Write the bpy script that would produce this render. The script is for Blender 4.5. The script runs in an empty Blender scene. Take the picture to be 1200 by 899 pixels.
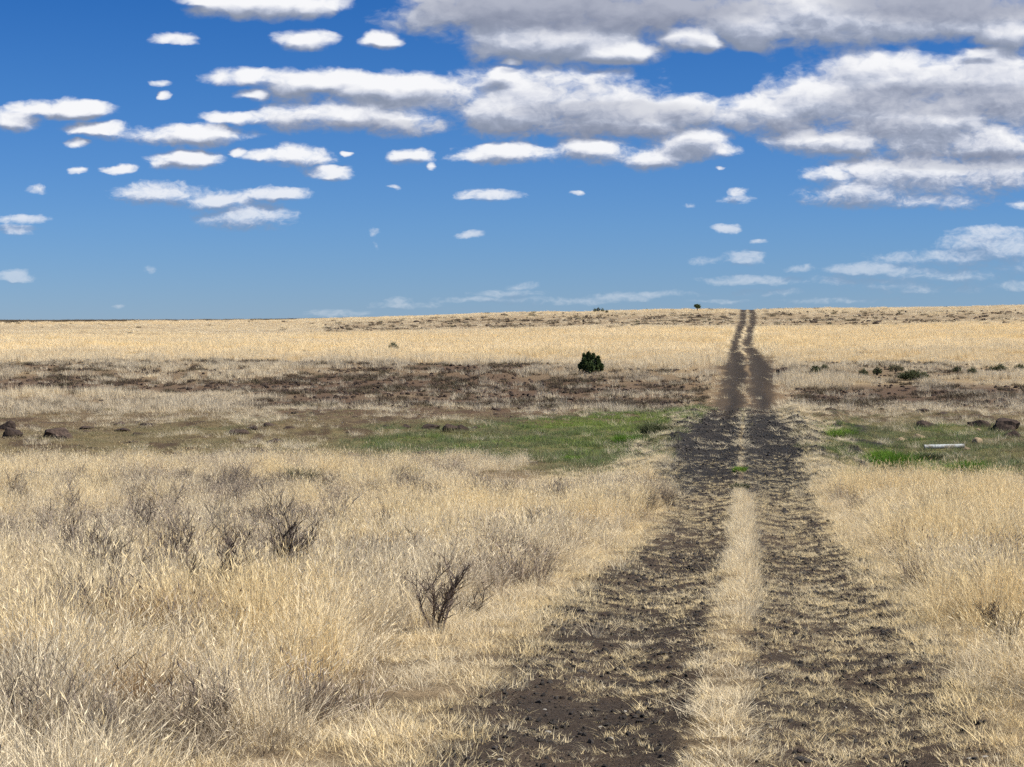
import bpy, math, random
import numpy as np
from mathutils import Vector

random.seed(7)
rng = np.random.default_rng(7)
SC = bpy.context.scene
ROOT = SC.collection

# ------------------------------------------------------------------ camera data (in photograph pixels, 1200 wide)
F = 2400.0          # focal length, px of a 1200 px wide picture
HR = 385.0          # eye level row
EYE = 1.75

# ------------------------------------------------------------------ numpy noise
_tab = np.random.default_rng(3).random((256, 256))
def vnoise(x, y):
    xi = np.floor(x).astype(int); yi = np.floor(y).astype(int)
    fx = x - xi; fy = y - yi
    fx = fx * fx * (3 - 2 * fx); fy = fy * fy * (3 - 2 * fy)
    a = _tab[xi & 255, yi & 255]; b = _tab[(xi + 1) & 255, yi & 255]
    c = _tab[xi & 255, (yi + 1) & 255]; d = _tab[(xi + 1) & 255, (yi + 1) & 255]
    return (a * (1 - fx) + b * fx) * (1 - fy) + (c * (1 - fx) + d * fx) * fy
def fbm(x, y, o=4, seed=0, rough=.5):
    s = 0; a = 1.0; t = 0
    for k in range(o):
        s = s + a * vnoise(x * 2 ** k + 17.3 * k + seed * 7.7, y * 2 ** k + 9.1 * k + seed * 3.1); t += a; a *= rough
    return s / t
def sstep(a, b, x):
    t = np.clip((x - a) / (b - a), 0, 1); return t * t * (3 - 2 * t)

# ------------------------------------------------------------------ the lie of the land
_PY = np.array([-400, -20, 0, 5, 11.3, 17, 22, 30, 40, 50, 60, 75, 90, 110, 130, 150, 170, 220, 280, 340, 400, 430, 480, 8000], float)
_PZ = np.array([-1.0, -1.65, -1.75, -2.05, -2.42, -2.60, -2.85, -3.2, -3.55, -3.8, -3.95, -3.95, -3.85, -3.9, -3.3, -2.7, -2.1, -1.6, -.3, 1.6, 3.4, 3.9, 4.2, 4.3], float) + EYE
_ty = np.concatenate([np.arange(-420, 0, 2.0), np.arange(0, 600, .5), [9000]])
_tz = np.interp(_ty, _PY, _PZ)
_k = np.hanning(25); _k /= _k.sum()
_zs = np.convolve(np.pad(_tz, 12, mode='edge'), _k, 'valid')
_w = np.clip((_ty - 30) / 60, 0, 1)
_k2 = np.hanning(9); _k2 /= _k2.sum()
_zs2 = np.convolve(np.pad(_tz, 4, mode='edge'), _k2, 'valid')
_tz = _zs * _w + _zs2 * (1 - _w)
def prof(y): return np.interp(y, _ty, _tz)
_CY = np.array([-50, 0, 11.3, 30, 40, 56, 84, 110, 140, 168, 200, 262, 330, 380, 420, 600], float)
_CX = np.array([-4, 0.1, 1.15, 3.38, 4.55, 6.25, 9.5, 12.6, 16.2, 19.1, 22.4, 29.6, 38.0, 43.8, 48.2, 70], float)
_cy = np.arange(-50, 600, 1.0)
_cx = np.convolve(np.pad(np.interp(_cy, _CY, _CX), 6, mode='reflect', reflect_type='odd'), np.ones(13) / 13, 'valid')
def road_x(y): return np.interp(y, _cy, _cx)
def pxrow(x, y):
    yy = np.maximum(y, 4.0)
    return 600 + F * x / yy, HR - F * (prof(y) - EYE) / yy
def height(x, y):
    x = np.asarray(x, float); y = np.asarray(y, float)
    z = prof(y)
    px = 600 + F * x / np.maximum(y, 30)
    drop = np.interp(px, [-900, 0, 200, 330, 450, 600, 800, 900, 1200, 2200], [2.9, 2.9, 2.6, 2.25, 1.6, .65, .05, 0, -.75, -.9])
    z = z - drop * sstep(190, 400, y) * (1 - sstep(500, 1400, y)) 
    z = z + (5.0 + EYE - z) * sstep(480, 1500, y)
    s = x - road_x(y)
    near = 1 - sstep(450, 600, y)
    # hummocky pasture
    off = sstep(1.7, 3.2, np.abs(s))
    z = z + near * off * (.16 * (fbm(x / 2.2, y / 2.2, 3, 1) - .5) + .35 * (fbm(x / 14, y / 14, 3, 2) - .5) * sstep(12, 40, y))
    z = z + sstep(90, 160, y) * near * .8 * (fbm(x / 30, y / 22, 4, 5) - .5)
    # rough wet ground in the dip
    dip = sstep(56, 64, y) * (1 - sstep(92, 104, y)) * off
    z = z + dip * .35 * (fbm(x / 1.6, y / 1.6, 3, 9) - .55)
    # raised road bed over the dip, with rubble spilled beside it
    bed = sstep(45, 56, y) * (1 - sstep(88, 98, y))
    z = z + bed * .3 * (1 - sstep(1.7, 3.0, np.abs(s)))
    z = z + bed * sstep(1.6, 2.2, s) * (1 - sstep(3.6, 5.5, s)) * .5 * fbm(x / .9, y / 1.3, 3, 11)
    z = z + bed * sstep(1.6, 2.2, -s) * (1 - sstep(2.8, 4.2, -s)) * .45 * fbm(x / .9, y / 1.3, 3, 12)
    # wheel ruts, crown between
    rut = np.exp(-((np.abs(s) - .85) / .42) ** 2)
    z = z - near * .07 * rut + near * .03 * np.exp(-(s / .3) ** 2)
    tr = (1 - sstep(1.6, 2.4, np.abs(s))) * near
    z = z + tr * (.045 * (fbm(x / .35, y / .25, 3, 21) - .5) + .05 * (fbm(x / 1.3, y / .9, 2, 22) - .5)) * (1 - .6 * rut)
    return z
def ground_at(px, row, shift=0):
    a = (px - 600) / F
    ys = np.concatenate([np.arange(5, 120, .05), np.arange(120, 470, .2)])
    r = HR - F * (height(a * ys, ys) - EYE) / ys
    k = np.argmax(r <= row) if (r <= row).any() else int(np.argmin(r))
    y = ys[k]; return a * y, y, float(height(a * y, y))

# ------------------------------------------------------------------ node helpers
def new_mat(name):
    m = bpy.data.materials.new(name); m.use_nodes = True
    nt = m.node_tree; nt.nodes.clear()
    return m, nt
class NT:
    def __init__(s, nt): s.nt = nt
    def n(s, t, **kw):
        nd = s.nt.nodes.new(t)
        for k, v in kw.items(): setattr(nd, k, v)
        return nd
    def l(s, a, b): s.nt.links.new(a, b)
    def put(s, sock, v):
        if isinstance(v, bpy.types.NodeSocket): s.l(v, sock)
        else: sock.default_value = v
    def math(s, op, a, b=0.0, c=None, clamp=False):
        nd = s.n('ShaderNodeMath', operation=op, use_clamp=clamp)
        s.put(nd.inputs[0], a); s.put(nd.inputs[1], b)
        if c is not None: s.put(nd.inputs[2], c)
        return nd.outputs[0]
    def vmath(s, op, a, b=None, c=None):
        nd = s.n('ShaderNodeVectorMath', operation=op)
        s.put(nd.inputs[0], a)
        if b is not None: s.put(nd.inputs[1], b)
        if c is not None: s.put(nd.inputs[2], c)
        return nd.outputs['Value'] if op in ('DOT_PRODUCT', 'LENGTH') else nd.outputs[0]
    def mix(s, f, a, b, mode='MIX'):
        nd = s.n('ShaderNodeMix', data_type='RGBA', blend_type=mode)
        s.put(nd.inputs['Factor'], f); s.put(nd.inputs['A'], a); s.put(nd.inputs['B'], b)
        return nd.outputs['Result']
    def ramp(s, f, pts, interp='LINEAR'):
        nd = s.n('ShaderNodeValToRGB'); cr = nd.color_ramp; cr.interpolation = interp
        while len(cr.elements) < len(pts): cr.elements.new(1)
        for e, (p, c) in zip(cr.elements, pts):
            e.position = p; e.color = c if len(c) == 4 else (*c, 1)
        s.put(nd.inputs[0], f); return nd.outputs[0]
    def smooth(s, x, a, b, c=0.0, d=1.0):
        nd = s.n('ShaderNodeMapRange', interpolation_type='SMOOTHSTEP')
        s.put(nd.inputs['Value'], x)
        nd.inputs['From Min'].default_value = a; nd.inputs['From Max'].default_value = b
        nd.inputs['To Min'].default_value = c; nd.inputs['To Max'].default_value = d
        return nd.outputs[0]
    def noise(s, vec, scale, detail=4, rough=.5, dist=0.0):
        nd = s.n('ShaderNodeTexNoise'); nd.inputs['Scale'].default_value = scale
        nd.inputs['Detail'].default_value = detail; nd.inputs['Roughness'].default_value = rough
        nd.inputs['Distortion'].default_value = dist
        if vec is not None: s.l(vec, nd.inputs['Vector'])
        return nd.outputs['Fac']

# ------------------------------------------------------------------ materials
def foliage_mat(name, pts, trans=.25, rough=.75, instanced=True):
    m, nt = new_mat(name); N = NT(nt)
    out = N.n('ShaderNodeOutputMaterial')
    if instanced:
        at = N.n('ShaderNodeAttribute', attribute_type='INSTANCER', attribute_name='tint'); tint = at.outputs['Fac']
    else:
        oi = N.n('ShaderNodeObjectInfo'); tint = oi.outputs['Random']
    vb = N.n('ShaderNodeAttribute', attribute_type='GEOMETRY', attribute_name='b')
    t = N.math('ADD', tint, N.math('MULTIPLY', N.math('SUBTRACT', vb.outputs['Fac'], .5), .36), clamp=True)
    col = N.ramp(t, pts)
    hsv = N.n('ShaderNodeHueSaturation'); N.l(col, hsv.inputs['Color'])
    N.l(N.math('ADD', N.math('MULTIPLY', vb.outputs['Fac'], .55), .72), hsv.inputs['Value'])
    p = N.n('ShaderNodeBsdfPrincipled'); N.l(hsv.outputs[0], p.inputs['Base Color'])
    p.inputs['Roughness'].default_value = rough; p.inputs['Specular IOR Level'].default_value = .25
    tr = N.n('ShaderNodeBsdfTranslucent'); N.l(hsv.outputs[0], tr.inputs['Color'])
    mx = N.n('ShaderNodeMixShader'); mx.inputs[0].default_value = trans
    N.l(p.outputs[0], mx.inputs[1]); N.l(tr.outputs[0], mx.inputs[2]); N.l(mx.outputs[0], out.inputs[0])
    return m
M_DRY = foliage_mat('dry_grass_blades', [(0, (.25, .195, .14)), (.28, (.53, .45, .33)), (.52, (.76, .655, .475)), (.78, (.87, .745, .52)), (1, (.82, .66, .38))], .3)
M_GREEN = foliage_mat('green_grass_blades', [(0, (.40, .30, .195)), (.25, (.35, .285, .16)), (.5, (.25, .235, .125)), (.75, (.155, .20, .09)), (1, (.25, .32, .07))], .3)
M_SCRUB = foliage_mat('scrub_leaves', [(0, (.10, .072, .052)), (.4, (.15, .11, .075)), (.75, (.12, .105, .06)), (1, (.22, .165, .11))], .15)
M_WEED = foliage_mat('grey_weed_stems', [(0, (.15, .115, .09)), (.5, (.28, .22, .17)), (1, (.42, .34, .26))], .1)
M_JUN = foliage_mat('juniper_leaves', [(0, (.030, .050, .017)), (.5, (.050, .082, .027)), (1, (.085, .115, .040))], .15, instanced=False)
M_BUSH = foliage_mat('olive_bush_leaves', [(0, (.06, .075, .03)), (.5, (.09, .105, .045)), (1, (.14, .13, .07))], .15, instanced=False)
M_LIME = foliage_mat('fresh_green_leaves', [(0, (.10, .20, .02)), (.5, (.15, .27, .03)), (1, (.21, .31, .05))], .3, instanced=False)
M_TWIG = foliage_mat('dead_twigs', [(0, (.095, .074, .062)), (.5, (.18, .145, .12)), (1, (.29, .24, .19))], .0, .9, instanced=False)
M_TWIGD = foliage_mat('dark_dead_twigs', [(0, (.055, .040, .034)), (.5, (.095, .072, .06)), (1, (.15, .115, .095))], .0, .9, instanced=False)
M_BROWNTUFT = foliage_mat('brown_bunch_grass_blades', [(0, (.26, .165, .08)), (.5, (.34, .22, .11)), (1, (.42, .29, .15))], .2, instanced=False)

def rock_mat(name, c1, c2, instanced=False):
    m, nt = new_mat(name); N = NT(nt)
    out = N.n('ShaderNodeOutputMaterial'); p = N.n('ShaderNodeBsdfPrincipled')
    tc = N.n('ShaderNodeTexCoord'); oi = N.n('ShaderNodeObjectInfo')
    v = N.vmath('ADD', tc.outputs['Object'], oi.outputs['Location'])
    a = N.noise(v, 6, 6, .65); b = N.noise(v, 45, 3, .6)
    col = N.mix(N.smooth(a, .35, .7), (*c1, 1), (*c2, 1))
    col = N.mix(N.smooth(b, .62, .75, 0, .5), col, (*(min(1, x * 1.6 + .03) for x in c2), 1))
    hs = N.n('ShaderNodeHueSaturation'); N.l(col, hs.inputs['Color'])
    N.l(N.math('ADD', N.math('MULTIPLY', oi.outputs['Random'], .7), .65), hs.inputs['Value'])
    N.l(hs.outputs[0], p.inputs['Base Color']); p.inputs['Roughness'].default_value = .9
    p.inputs['Specular IOR Level'].default_value = .2
    bu = N.n('ShaderNodeBump'); bu.inputs['Strength'].default_value = .7; bu.inputs['Distance'].default_value = .03
    N.l(N.math('ADD', a, N.math('MULTIPLY', b, .4)), bu.inputs['Height']); N.l(bu.outputs[0], p.inputs['Normal'])
    N.l(p.outputs[0], out.inputs[0]); return m
M_BASALT = rock_mat('basalt', (.038, .027, .022), (.095, .065, .050))
M_CINDER = rock_mat('cinder', (.035, .031, .029), (.10, .085, .075))
M_PALE = rock_mat('pale_stone', (.42, .38, .32), (.62, .58, .52))
M_TANROCK = rock_mat('tan_stone', (.26, .19, .12), (.42, .32, .21))

def ground_mat():
    m, nt = new_mat('ground_soil'); N = NT(nt)
    out = N.n('ShaderNodeOutputMaterial'); p = N.n('ShaderNodeBsdfPrincipled')
    geo = N.n('ShaderNodeNewGeometry'); pos = geo.outputs['Position']
    ca = N.n('ShaderNodeAttribute', attribute_type='GEOMETRY', attribute_name='col')
    tk = N.n('ShaderNodeAttribute', attribute_type='GEOMETRY', attribute_name='bare').outputs['Fac']
    n1 = N.noise(pos, 1.3, 8, .62); n2 = N.noise(pos, 22, 5, .7); n3 = N.noise(pos, 95, 2, .6)
    col = N.mix(N.smooth(n1, .32, .7, 0, .45), ca.outputs['Color'], N.mix(1, ca.outputs['Color'], (1.35, 1.22, 1.05, 1), 'MULTIPLY'))
    col = N.mix(N.smooth(n2, .38, .62, .55, 0), col, N.mix(1, col, (.5, .47, .45, 1), 'MULTIPLY'))
    # scraps of dry stalk and grit lying on the bare earth
    mp = N.n('ShaderNodeMapping'); mp.inputs['Scale'].default_value = (9, 26, 9); N.l(pos, mp.inputs['Vector'])
    ns = N.noise(mp.outputs[0], 1.0, 4, .65)
    col = N.mix(N.math('MULTIPLY', tk, N.smooth(ns, .60, .70, 0, .75)), col, (.30, .245, .15, 1))
    col = N.mix(N.math('MULTIPLY', tk, N.smooth(n3, .68, .76, 0, .7)), col, (.24, .21, .19, 1))
    N.l(col, p.inputs['Base Color']); p.inputs['Roughness'].default_value = .95; p.inputs['Specular IOR Level'].default_value = .1
    bu = N.n('ShaderNodeBump'); bu.inputs['Strength'].default_value = .9; bu.inputs['Distance'].default_value = .05
    N.l(N.math('ADD', n2, N.math('MULTIPLY', n3, .35)), bu.inputs['Height']); N.l(bu.outputs[0], p.inputs['Normal'])
    N.l(p.outputs[0], out.inputs[0]); return m
M_GROUND = ground_mat()

# ------------------------------------------------------------------ mesh helper
def mesh_np(name, V, faces, mat=None, attrs=None, smooth=False):
    """faces: list of arrays (n,k)"""
    me = bpy.data.meshes.new(name)
    V = np.asarray(V, np.float32)
    me.vertices.add(len(V)); me.vertices.foreach_set('co', V.ravel())
    fs = [np.asarray(f, np.int32) for f in faces if len(f)]
    if fs:
        li = np.concatenate([f.ravel() for f in fs])
        tot = np.concatenate([np.full(len(f), f.shape[1], np.int32) for f in fs])
        me.loops.add(len(li)); me.loops.foreach_set('vertex_index', li)
        me.polygons.add(len(tot))
        me.polygons.foreach_set('loop_start', np.concatenate([[0], np.cumsum(tot)[:-1]]).astype(np.int32))
        me.polygons.foreach_set('loop_total', tot)
        me.polygons.foreach_set('use_smooth', np.full(len(tot), smooth))
    for k, v in (attrs or {}).items():
        v = np.asarray(v)
        if v.ndim == 2 and v.shape[1] == 4:
            a = me.attributes.new(k, 'FLOAT_COLOR', 'POINT'); a.data.foreach_set('color', v.astype(np.float32).ravel())
        elif v.ndim == 2:
            a = me.attributes.new(k, 'FLOAT_VECTOR', 'POINT'); a.data.foreach_set('vector', v.astype(np.float32).ravel())
        elif v.dtype.kind == 'i':
            a = me.attributes.new(k, 'INT', 'POINT'); a.data.foreach_set('value', v.astype(np.int32))
        else:
            a = me.attributes.new(k, 'FLOAT', 'POINT'); a.data.foreach_set('value', v.astype(np.float32))
    me.update(calc_edges=True); me.validate()
    if mat: me.materials.append(mat)
    return me
def link(name, me, parent=None, loc=(0, 0, 0)):
    o = bpy.data.objects.new(name, me); ROOT.objects.link(o); o.location = loc
    if parent: o.parent = parent
    return o
def tag(o, label=None, cat=None, group=None, kind=None):
    if label: o['label'] = label
    if cat: o['category'] = cat
    if group: o['group'] = group
    if kind: o['kind'] = kind
    return o

# ------------------------------------------------------------------ zones on the ground
def zones(x, y):
    px, row = pxrow(x, y); s = x - road_x(y)
    wob = (fbm(x / 1.1, y / 1.1, 3, 31) - .5)
    near = y < 58
    lo = np.interp(y, [0, 11.3, 17, 22, 30, 40, 50, 66, 88, 110, 140, 200, 260, 330, 420], [-1.8, -1.75, -1.8, -1.85, -1.45, -1.5, -2.0, -2.2, -1.7, -1.6, -1.7, -1.25, -1.3, -1.5, -1.7])
    hi = np.interp(y, [0, 11.3, 17, 22, 30, 40, 50, 66, 88, 110, 140, 200, 260, 330, 420], [1.55, 1.55, 1.8, 1.95, 1.5, 1.5, 1.9, 1.9, 1.5, 1.5, 1.75, 1.25, 1.3, 1.5, 1.7])
    w = .22
    road = sstep(lo - w, lo + w, s + wob * .5) * (1 - sstep(hi - w, hi + w, s + wob * .5)) * (1 - sstep(460, 520, y))
    cw = np.interp(y, [0, 11, 22, 44, 48, 70, 92, 110, 200, 420], [.20, .19, .16, .15, .03, .05, .03, .14, .12, .12])
    c0 = np.interp(y, [0, 11, 22, 44, 420], [-.05, -.05, 0, 0, 0])
    s = s + np.where(y > 95, .7 * (fbm(y / 9, y * 0 + 3.3, 3, 97) - .5) + .35 * (fbm(x / .8, y / 3.5, 2, 98) - .5), 0)
    strip = np.exp(-(np.abs(s - c0 + .22 * (fbm(x / .5, y / .9, 3, 111) - .5)) / (cw * (.7 + .6 * vnoise(x / .6, y / 1.3)))) ** 4)
    bare = road * (1 - strip)
    return px, row, s, road, strip, bare
def blob(px, row, cx, cy, rx, ry, soft=.35):
    q = np.sqrt(((px - cx) / rx) ** 2 + ((row - cy) / ry) ** 2); return 1 - sstep(1 - soft, 1 + soft, q)
def green_amt(x, y):
    px, row, s, *_ = zones(x, y)
    n = fbm(x / 3, y / 3, 3, 41)
    g = blob(px, row, 600, 520, 190, 24) + blob(px, row, 740, 510, 95, 32) + .95 * blob(px, row, 1080, 535, 150, 42) + .9 * blob(px, row, 830, 490, 60, 16) + .12 * blob(px, row, 340, 515, 260, 24)
    g = g + .6 * blob(px, row, 720, 552, 90, 18) + .7 * blob(px, row, 790, 515, 50, 26) + .10 * blob(px, row, 150, 520, 260, 24)
    return np.clip(g * (.55 + .9 * n), 0, 1)
def rocky_amt(x, y):
    px, row, *_ = zones(x, y)
    n = fbm(x / 5, y / 9, 4, 43)
    g = .95 * blob(px, row, 620, 466, 300, 30) + .95 * blob(px, row, 1110, 468, 220, 18) + .75 * blob(px, row, 220, 450, 330, 11) + .6 * blob(px, row, 230, 431, 420, 8) + .45 * blob(px, row, 200, 484, 320, 16)
    g = g + .5 * blob(px, row, 600, 376, 800, 9) * (px > 380) + .5 * blob(px, row, 1080, 434, 180, 10)
    return np.clip(g * (.3 + 1.25 * n), 0, 1)
def dip_amt(y): return sstep(55, 60, y) * (1 - sstep(90, 99, y))

def tall_edge(x, y):
    s = x - road_x(y); wob = fbm(x / 1.2, y / 1.2, 3, 61) - .5
    el = np.interp(y, [0, 11.3, 16, 22, 40, 52], [-2.7, -2.7, -2.85, -2.4, -1.9, -1.9]); er = np.interp(y, [0, 20, 46, 56], [2.05, 2.1, 1.95, 2.6])
    L = sstep(el + .35, el - .35, s + wob * 1.5) * (1 - sstep(57, 60, y + wob * 8 + 16 * (fbm(x / 5, y / 9, 2, 93) - .5) + 5 * sstep(450, 640, 600 + F * x / np.maximum(y, 4))))
    R = sstep(er - .3, er + .4, s + wob * .8) * (1 - sstep(47, 50, y + wob * 6))
    return L, R
def lerp(a, b, t): return a * (1 - t[:, None]) + np.asarray(b)[None, :] * t[:, None]
def build_ground():
    rings = [0.6]
    while rings[-1] < 500:
        r = rings[-1]
        rings.append(r * (1.0078 if 9 < r < 110 else (1.012 if r >= 110 else 1.03)))
    while rings[-1] < 9000: rings.append(rings[-1] * 1.05)
    rings = np.array(rings)
    fa = np.linspace(-20, 20, 620)
    fa = np.concatenate([fa, np.arange(20, 340, 2.5)[1:]])
    th = np.radians(90 - fa)
    R, T = np.meshgrid(rings, th, indexing='ij')
    X = (R * np.cos(T)).ravel(); Y = (R * np.sin(T)).ravel()
    Z = height(X, Y)
    nr, na = len(rings), len(th)
    V = np.stack([X, Y, Z], 1)
    i = np.arange(nr - 1)[:, None] * na; j = np.arange(na)[None, :]; j2 = (j + 1) % na
    Q = np.stack([i + j, i + j2, i + na + j2, i + na + j], -1).reshape(-1, 4)[:, ::-1]
    V = np.vstack([V, [0, 0, float(height(0, 0))]]); c = len(V) - 1
    tri = np.stack([np.full(na, c), np.arange(na), (np.arange(na) + 1) % na], 1)[:, ::-1]
    x, y = V[:, 0], V[:, 1]
    px, row, s, road, strip, bare = zones(x, y)
    n = fbm(x / 4, y / 4, 4, 51); n2 = fbm(x / .7, y / .7, 3, 52)
    col = np.tile(np.array([.36, .28, .175]), (len(x), 1))
    col = lerp(col, [.27, .21, .145], sstep(.4, .7, n))
    col = lerp(col, [.50, .38, .215], sstep(120, 175, y))
    col = lerp(col, [.80, .66, .42], sstep(165, 185, y) * (1 - sstep(285, 320, y)))
    nn = fbm(x / 18, y / 30, 4, 55)
    col = lerp(col, [.56, .43, .26], sstep(150, 200, y) * sstep(.50, .75, nn) * .7)
    col = lerp(col, [.40, .315, .205], sstep(285, 330, y) * (1 - sstep(390, 420, y)) * .9)
    gl = sstep(-4, -2.3, s) * sstep(4, 1.8, s) * (y < 60)
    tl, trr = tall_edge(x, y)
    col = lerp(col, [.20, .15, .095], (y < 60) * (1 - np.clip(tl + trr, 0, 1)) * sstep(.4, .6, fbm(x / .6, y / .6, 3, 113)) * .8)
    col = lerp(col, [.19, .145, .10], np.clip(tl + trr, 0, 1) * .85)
    dip = dip_amt(y)
    col = lerp(col, [.20, .155, .09], dip)
    col = lerp(col, [.16, .165, .065], green_amt(x, y) * .8)
    col = lerp(col, [.14, .096, .066], np.clip(rocky_amt(x, y) * 1.15, 0, 1) * (1 - .35 * sstep(280, 340, y)))
    mud = dip * (np.abs(s) > 2.5) * sstep(.52, .62, fbm(x / .9, y / 1.6, 4, 109)) * sstep(1.1, .3, green_amt(x, y))
    col = lerp(col, [.095, .066, .045], mud * .85)
    # road colours: brown earth, black cinders over the dip, dusty brown uphill
    rc = np.tile(np.array([.070, .054, .043]), (len(x), 1))
    rc = lerp(rc, [.10, .074, .055], sstep(.4, .6, n2) * .6)
    yw = y + 14 * (fbm(x / 1.2, y / 5, 3, 94) - .5)
    cind = sstep(42, 52, yw) * (1 - sstep(84, 94, yw))
    rc = lerp(rc, [.030, .029, .030], cind)
    rc = lerp(rc, [.060, .052, .047], cind * sstep(.5, .7, n2) * .5)
    up = sstep(86, 96, yw)
    rc = lerp(rc, [.105, .078, .055], up)
    rc = lerp(rc, [.052, .043, .037], sstep(118, 135, y) * (1 - sstep(160, 185, y)) * .75)
    rc = lerp(rc, [.052, .043, .037], up * np.exp(-((np.abs(s) - .78) / .42) ** 2) * (.75 + .5 * fbm(x / .9, y / 3, 3, 95)))
    rc = lerp(rc, [.18, .125, .075], sstep(95, 110, y) * (1 - sstep(125, 150, y)) * sstep(.3, .0, np.abs(np.abs(s) - .85) - .1) * 0 )
    brd = np.clip(bare * (1 + 0 * s), 0, 1)
    spill = cind * sstep(1.2, 1.6, np.abs(s)) * (1 - sstep(3.0, 5.2, np.abs(s) - 1.2 * (s > 0))) * sstep(.42, .54, fbm(x / .8, y / 1.1, 3, 57))
    brd = np.clip(np.maximum(brd, spill), 0, 1)
    # worn brown apron beside the climb
    ap = sstep(98, 106, y) * (1 - sstep(150, 175, y)) * (1 - sstep(2.2, 4.2, np.abs(s + .5))) * .8
    col = lerp(col, [.25, .18, .11], ap)
    sm = blob(px, row, 878, 432, 42, 24) * sstep(.30, .50, fbm(x / 1.2, y / 5, 3, 99)) * (y > 100)
    col = lerp(col, [.075, .055, .042], sm * .8)
    col = col * (1 - brd[:, None]) + rc * brd[:, None]
    sh = (y < 46) * road * strip
    col = lerp(col, [.22, .165, .105], sh * .8)
    rgba = np.concatenate([col, np.ones((len(col), 1))], 1)
    me = mesh_np('ground', V, [Q, tri], M_GROUND, {'col': rgba, 'bare': brd}, smooth=True)
    return tag(link('ground', me), kind='structure')
build_ground()

# ------------------------------------------------------------------ grass tuft prototypes
def blades(n, rad, h0, h1, wid, lean=.35, curve=.5, segs=3, heads=0.0, r=None, flat=0.0):
    r = r or rng
    a = r.random(n) * 2 * np.pi; rr = rad * np.sqrt(r.random(n))
    base = np.stack([rr * np.cos(a), rr * np.sin(a), np.full(n, -.02)], 1)
    h = h0 + (h1 - h0) * r.random(n)
    da = a + r.normal(0, 1.1, n)
    ln = np.abs(r.normal(0, lean, n)) + flat
    dirh = np.stack([np.cos(da), np.sin(da), np.zeros(n)], 1)
    cv = curve * r.random(n)
    pa = r.random(n) * 2 * np.pi
    side = np.stack([np.cos(pa), np.sin(pa), np.zeros(n)], 1)
    w = wid * (.6 + .8 * r.random(n))
    V = []; 
    for k in range(segs + 1):
        t = k / segs
        up = h * t * (1 - .35 * cv * t)
        out = h * (ln * t + cv * t * t)
        kink = r.normal(0, .02, (n, 3)) * h[:, None] * t
        c = base + dirh * out[:, None] + np.array([0, 0, 1])[None] * up[:, None] + kink
        if k == segs: V.append(c[:, None, :])
        else:
            ww = w * (1 - .55 * t)
            V.append(np.stack([c - side * ww[:, None] / 2, c + side * ww[:, None] / 2], 1))
    tip = V[-1][:, 0]; prev = V[-2].mean(1)
    V = np.concatenate(V, 1)      # n, 2*segs+1, 3
    m = V.shape[1]; off = np.arange(n)[:, None] * m
    quads = np.concatenate([off + np.array([[2 * k, 2 * k + 1, 2 * k + 3, 2 * k + 2]]) for k in range(segs - 1)]) if segs > 1 else np.zeros((0, 4), int)
    tris = off + np.array([[2 * segs - 2, 2 * segs - 1, 2 * segs]])
    b = np.repeat(r.random(n), m)
    V = V.reshape(-1, 3)
    if heads > 0:
        sel = np.where(r.random(n) < heads)[0]
        if len(sel):
            d = tip[sel] - prev[sel]; d /= np.linalg.norm(d, axis=1)[:, None] + 1e-6
            L = h[sel] * .13; sw = np.cross(d, r.normal(0, 1, (len(sel), 3))); sw /= np.linalg.norm(sw, axis=1)[:, None] + 1e-6
            sw *= (wid * .75)
            c0 = tip[sel] - d * L[:, None] * .5
            HV = np.stack([c0, c0 + d * L[:, None] * .4 + sw, c0 + d * L[:, None], c0 + d * L[:, None] * .4 - sw], 1)
            o2 = len(V) + np.arange(len(sel))[:, None] * 4
            quads = np.concatenate([quads, o2 + np.array([[0, 1, 2, 3]])])
            V = np.concatenate([V, HV.reshape(-1, 3)]); b = np.concatenate([b, np.full(len(sel) * 4, .85)])
    return V, quads, tris, b
def tuft_mesh(name, mat, *parts):
    V = []; Q = []; T = []; B = []; o = 0
    for v, q, t, b in parts:
        V.append(v); Q.append(q + o); T.append(t + o); B.append(b); o += len(v)
    return mesh_np(name, np.concatenate(V), [np.concatenate(Q), np.concatenate(T)], mat, {'b': np.concatenate(B)})
def proto_collection(name, meshes):
    c = bpy.data.collections.new(name)
    for k, me in enumerate(meshes):
        o = bpy.data.objects.new('%s_tuft.%03d' % (name, k), me); c.objects.link(o)
    return c
def rock_mesh(name, mat, seed, sub=2, flat=.7, rough=.35, ang=.0):
    import bmesh
    r = np.random.default_rng(seed)
    bm = bmesh.new(); bmesh.ops.create_icosphere(bm, subdivisions=sub, radius=1)
    V = np.array([v.co[:] for v in bm.verts])
    planes = r.normal(0, 1, (9, 3)); planes /= np.linalg.norm(planes, axis=1)[:, None]
    d = np.ones(len(V))
    for p in planes:
        dd = V @ p; lim = .50 + .36 * r.random()
        d = np.where(dd * d > lim, lim / np.maximum(dd, 1e-3), d)
    f = r.normal(0, 1.6, (6, 3)); ph = r.random(6) * 6
    nz = sum(np.sin(V @ f[k] * (1 + k * .7) + ph[k]) / (1 + k) for k in range(6))
    d = d * (1 + rough * .22 * nz) + (r.normal(0, .02, len(V)))
    V = V * d[:, None] * np.array([1, .65 + .35 * r.random(), flat])
    for v, co in zip(bm.verts, V): v.co = co
    me = bpy.data.meshes.new(name); bm.to_mesh(me); bm.free(); me.materials.append(mat)
    for p in me.polygons: p.use_smooth = False
    return me

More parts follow.
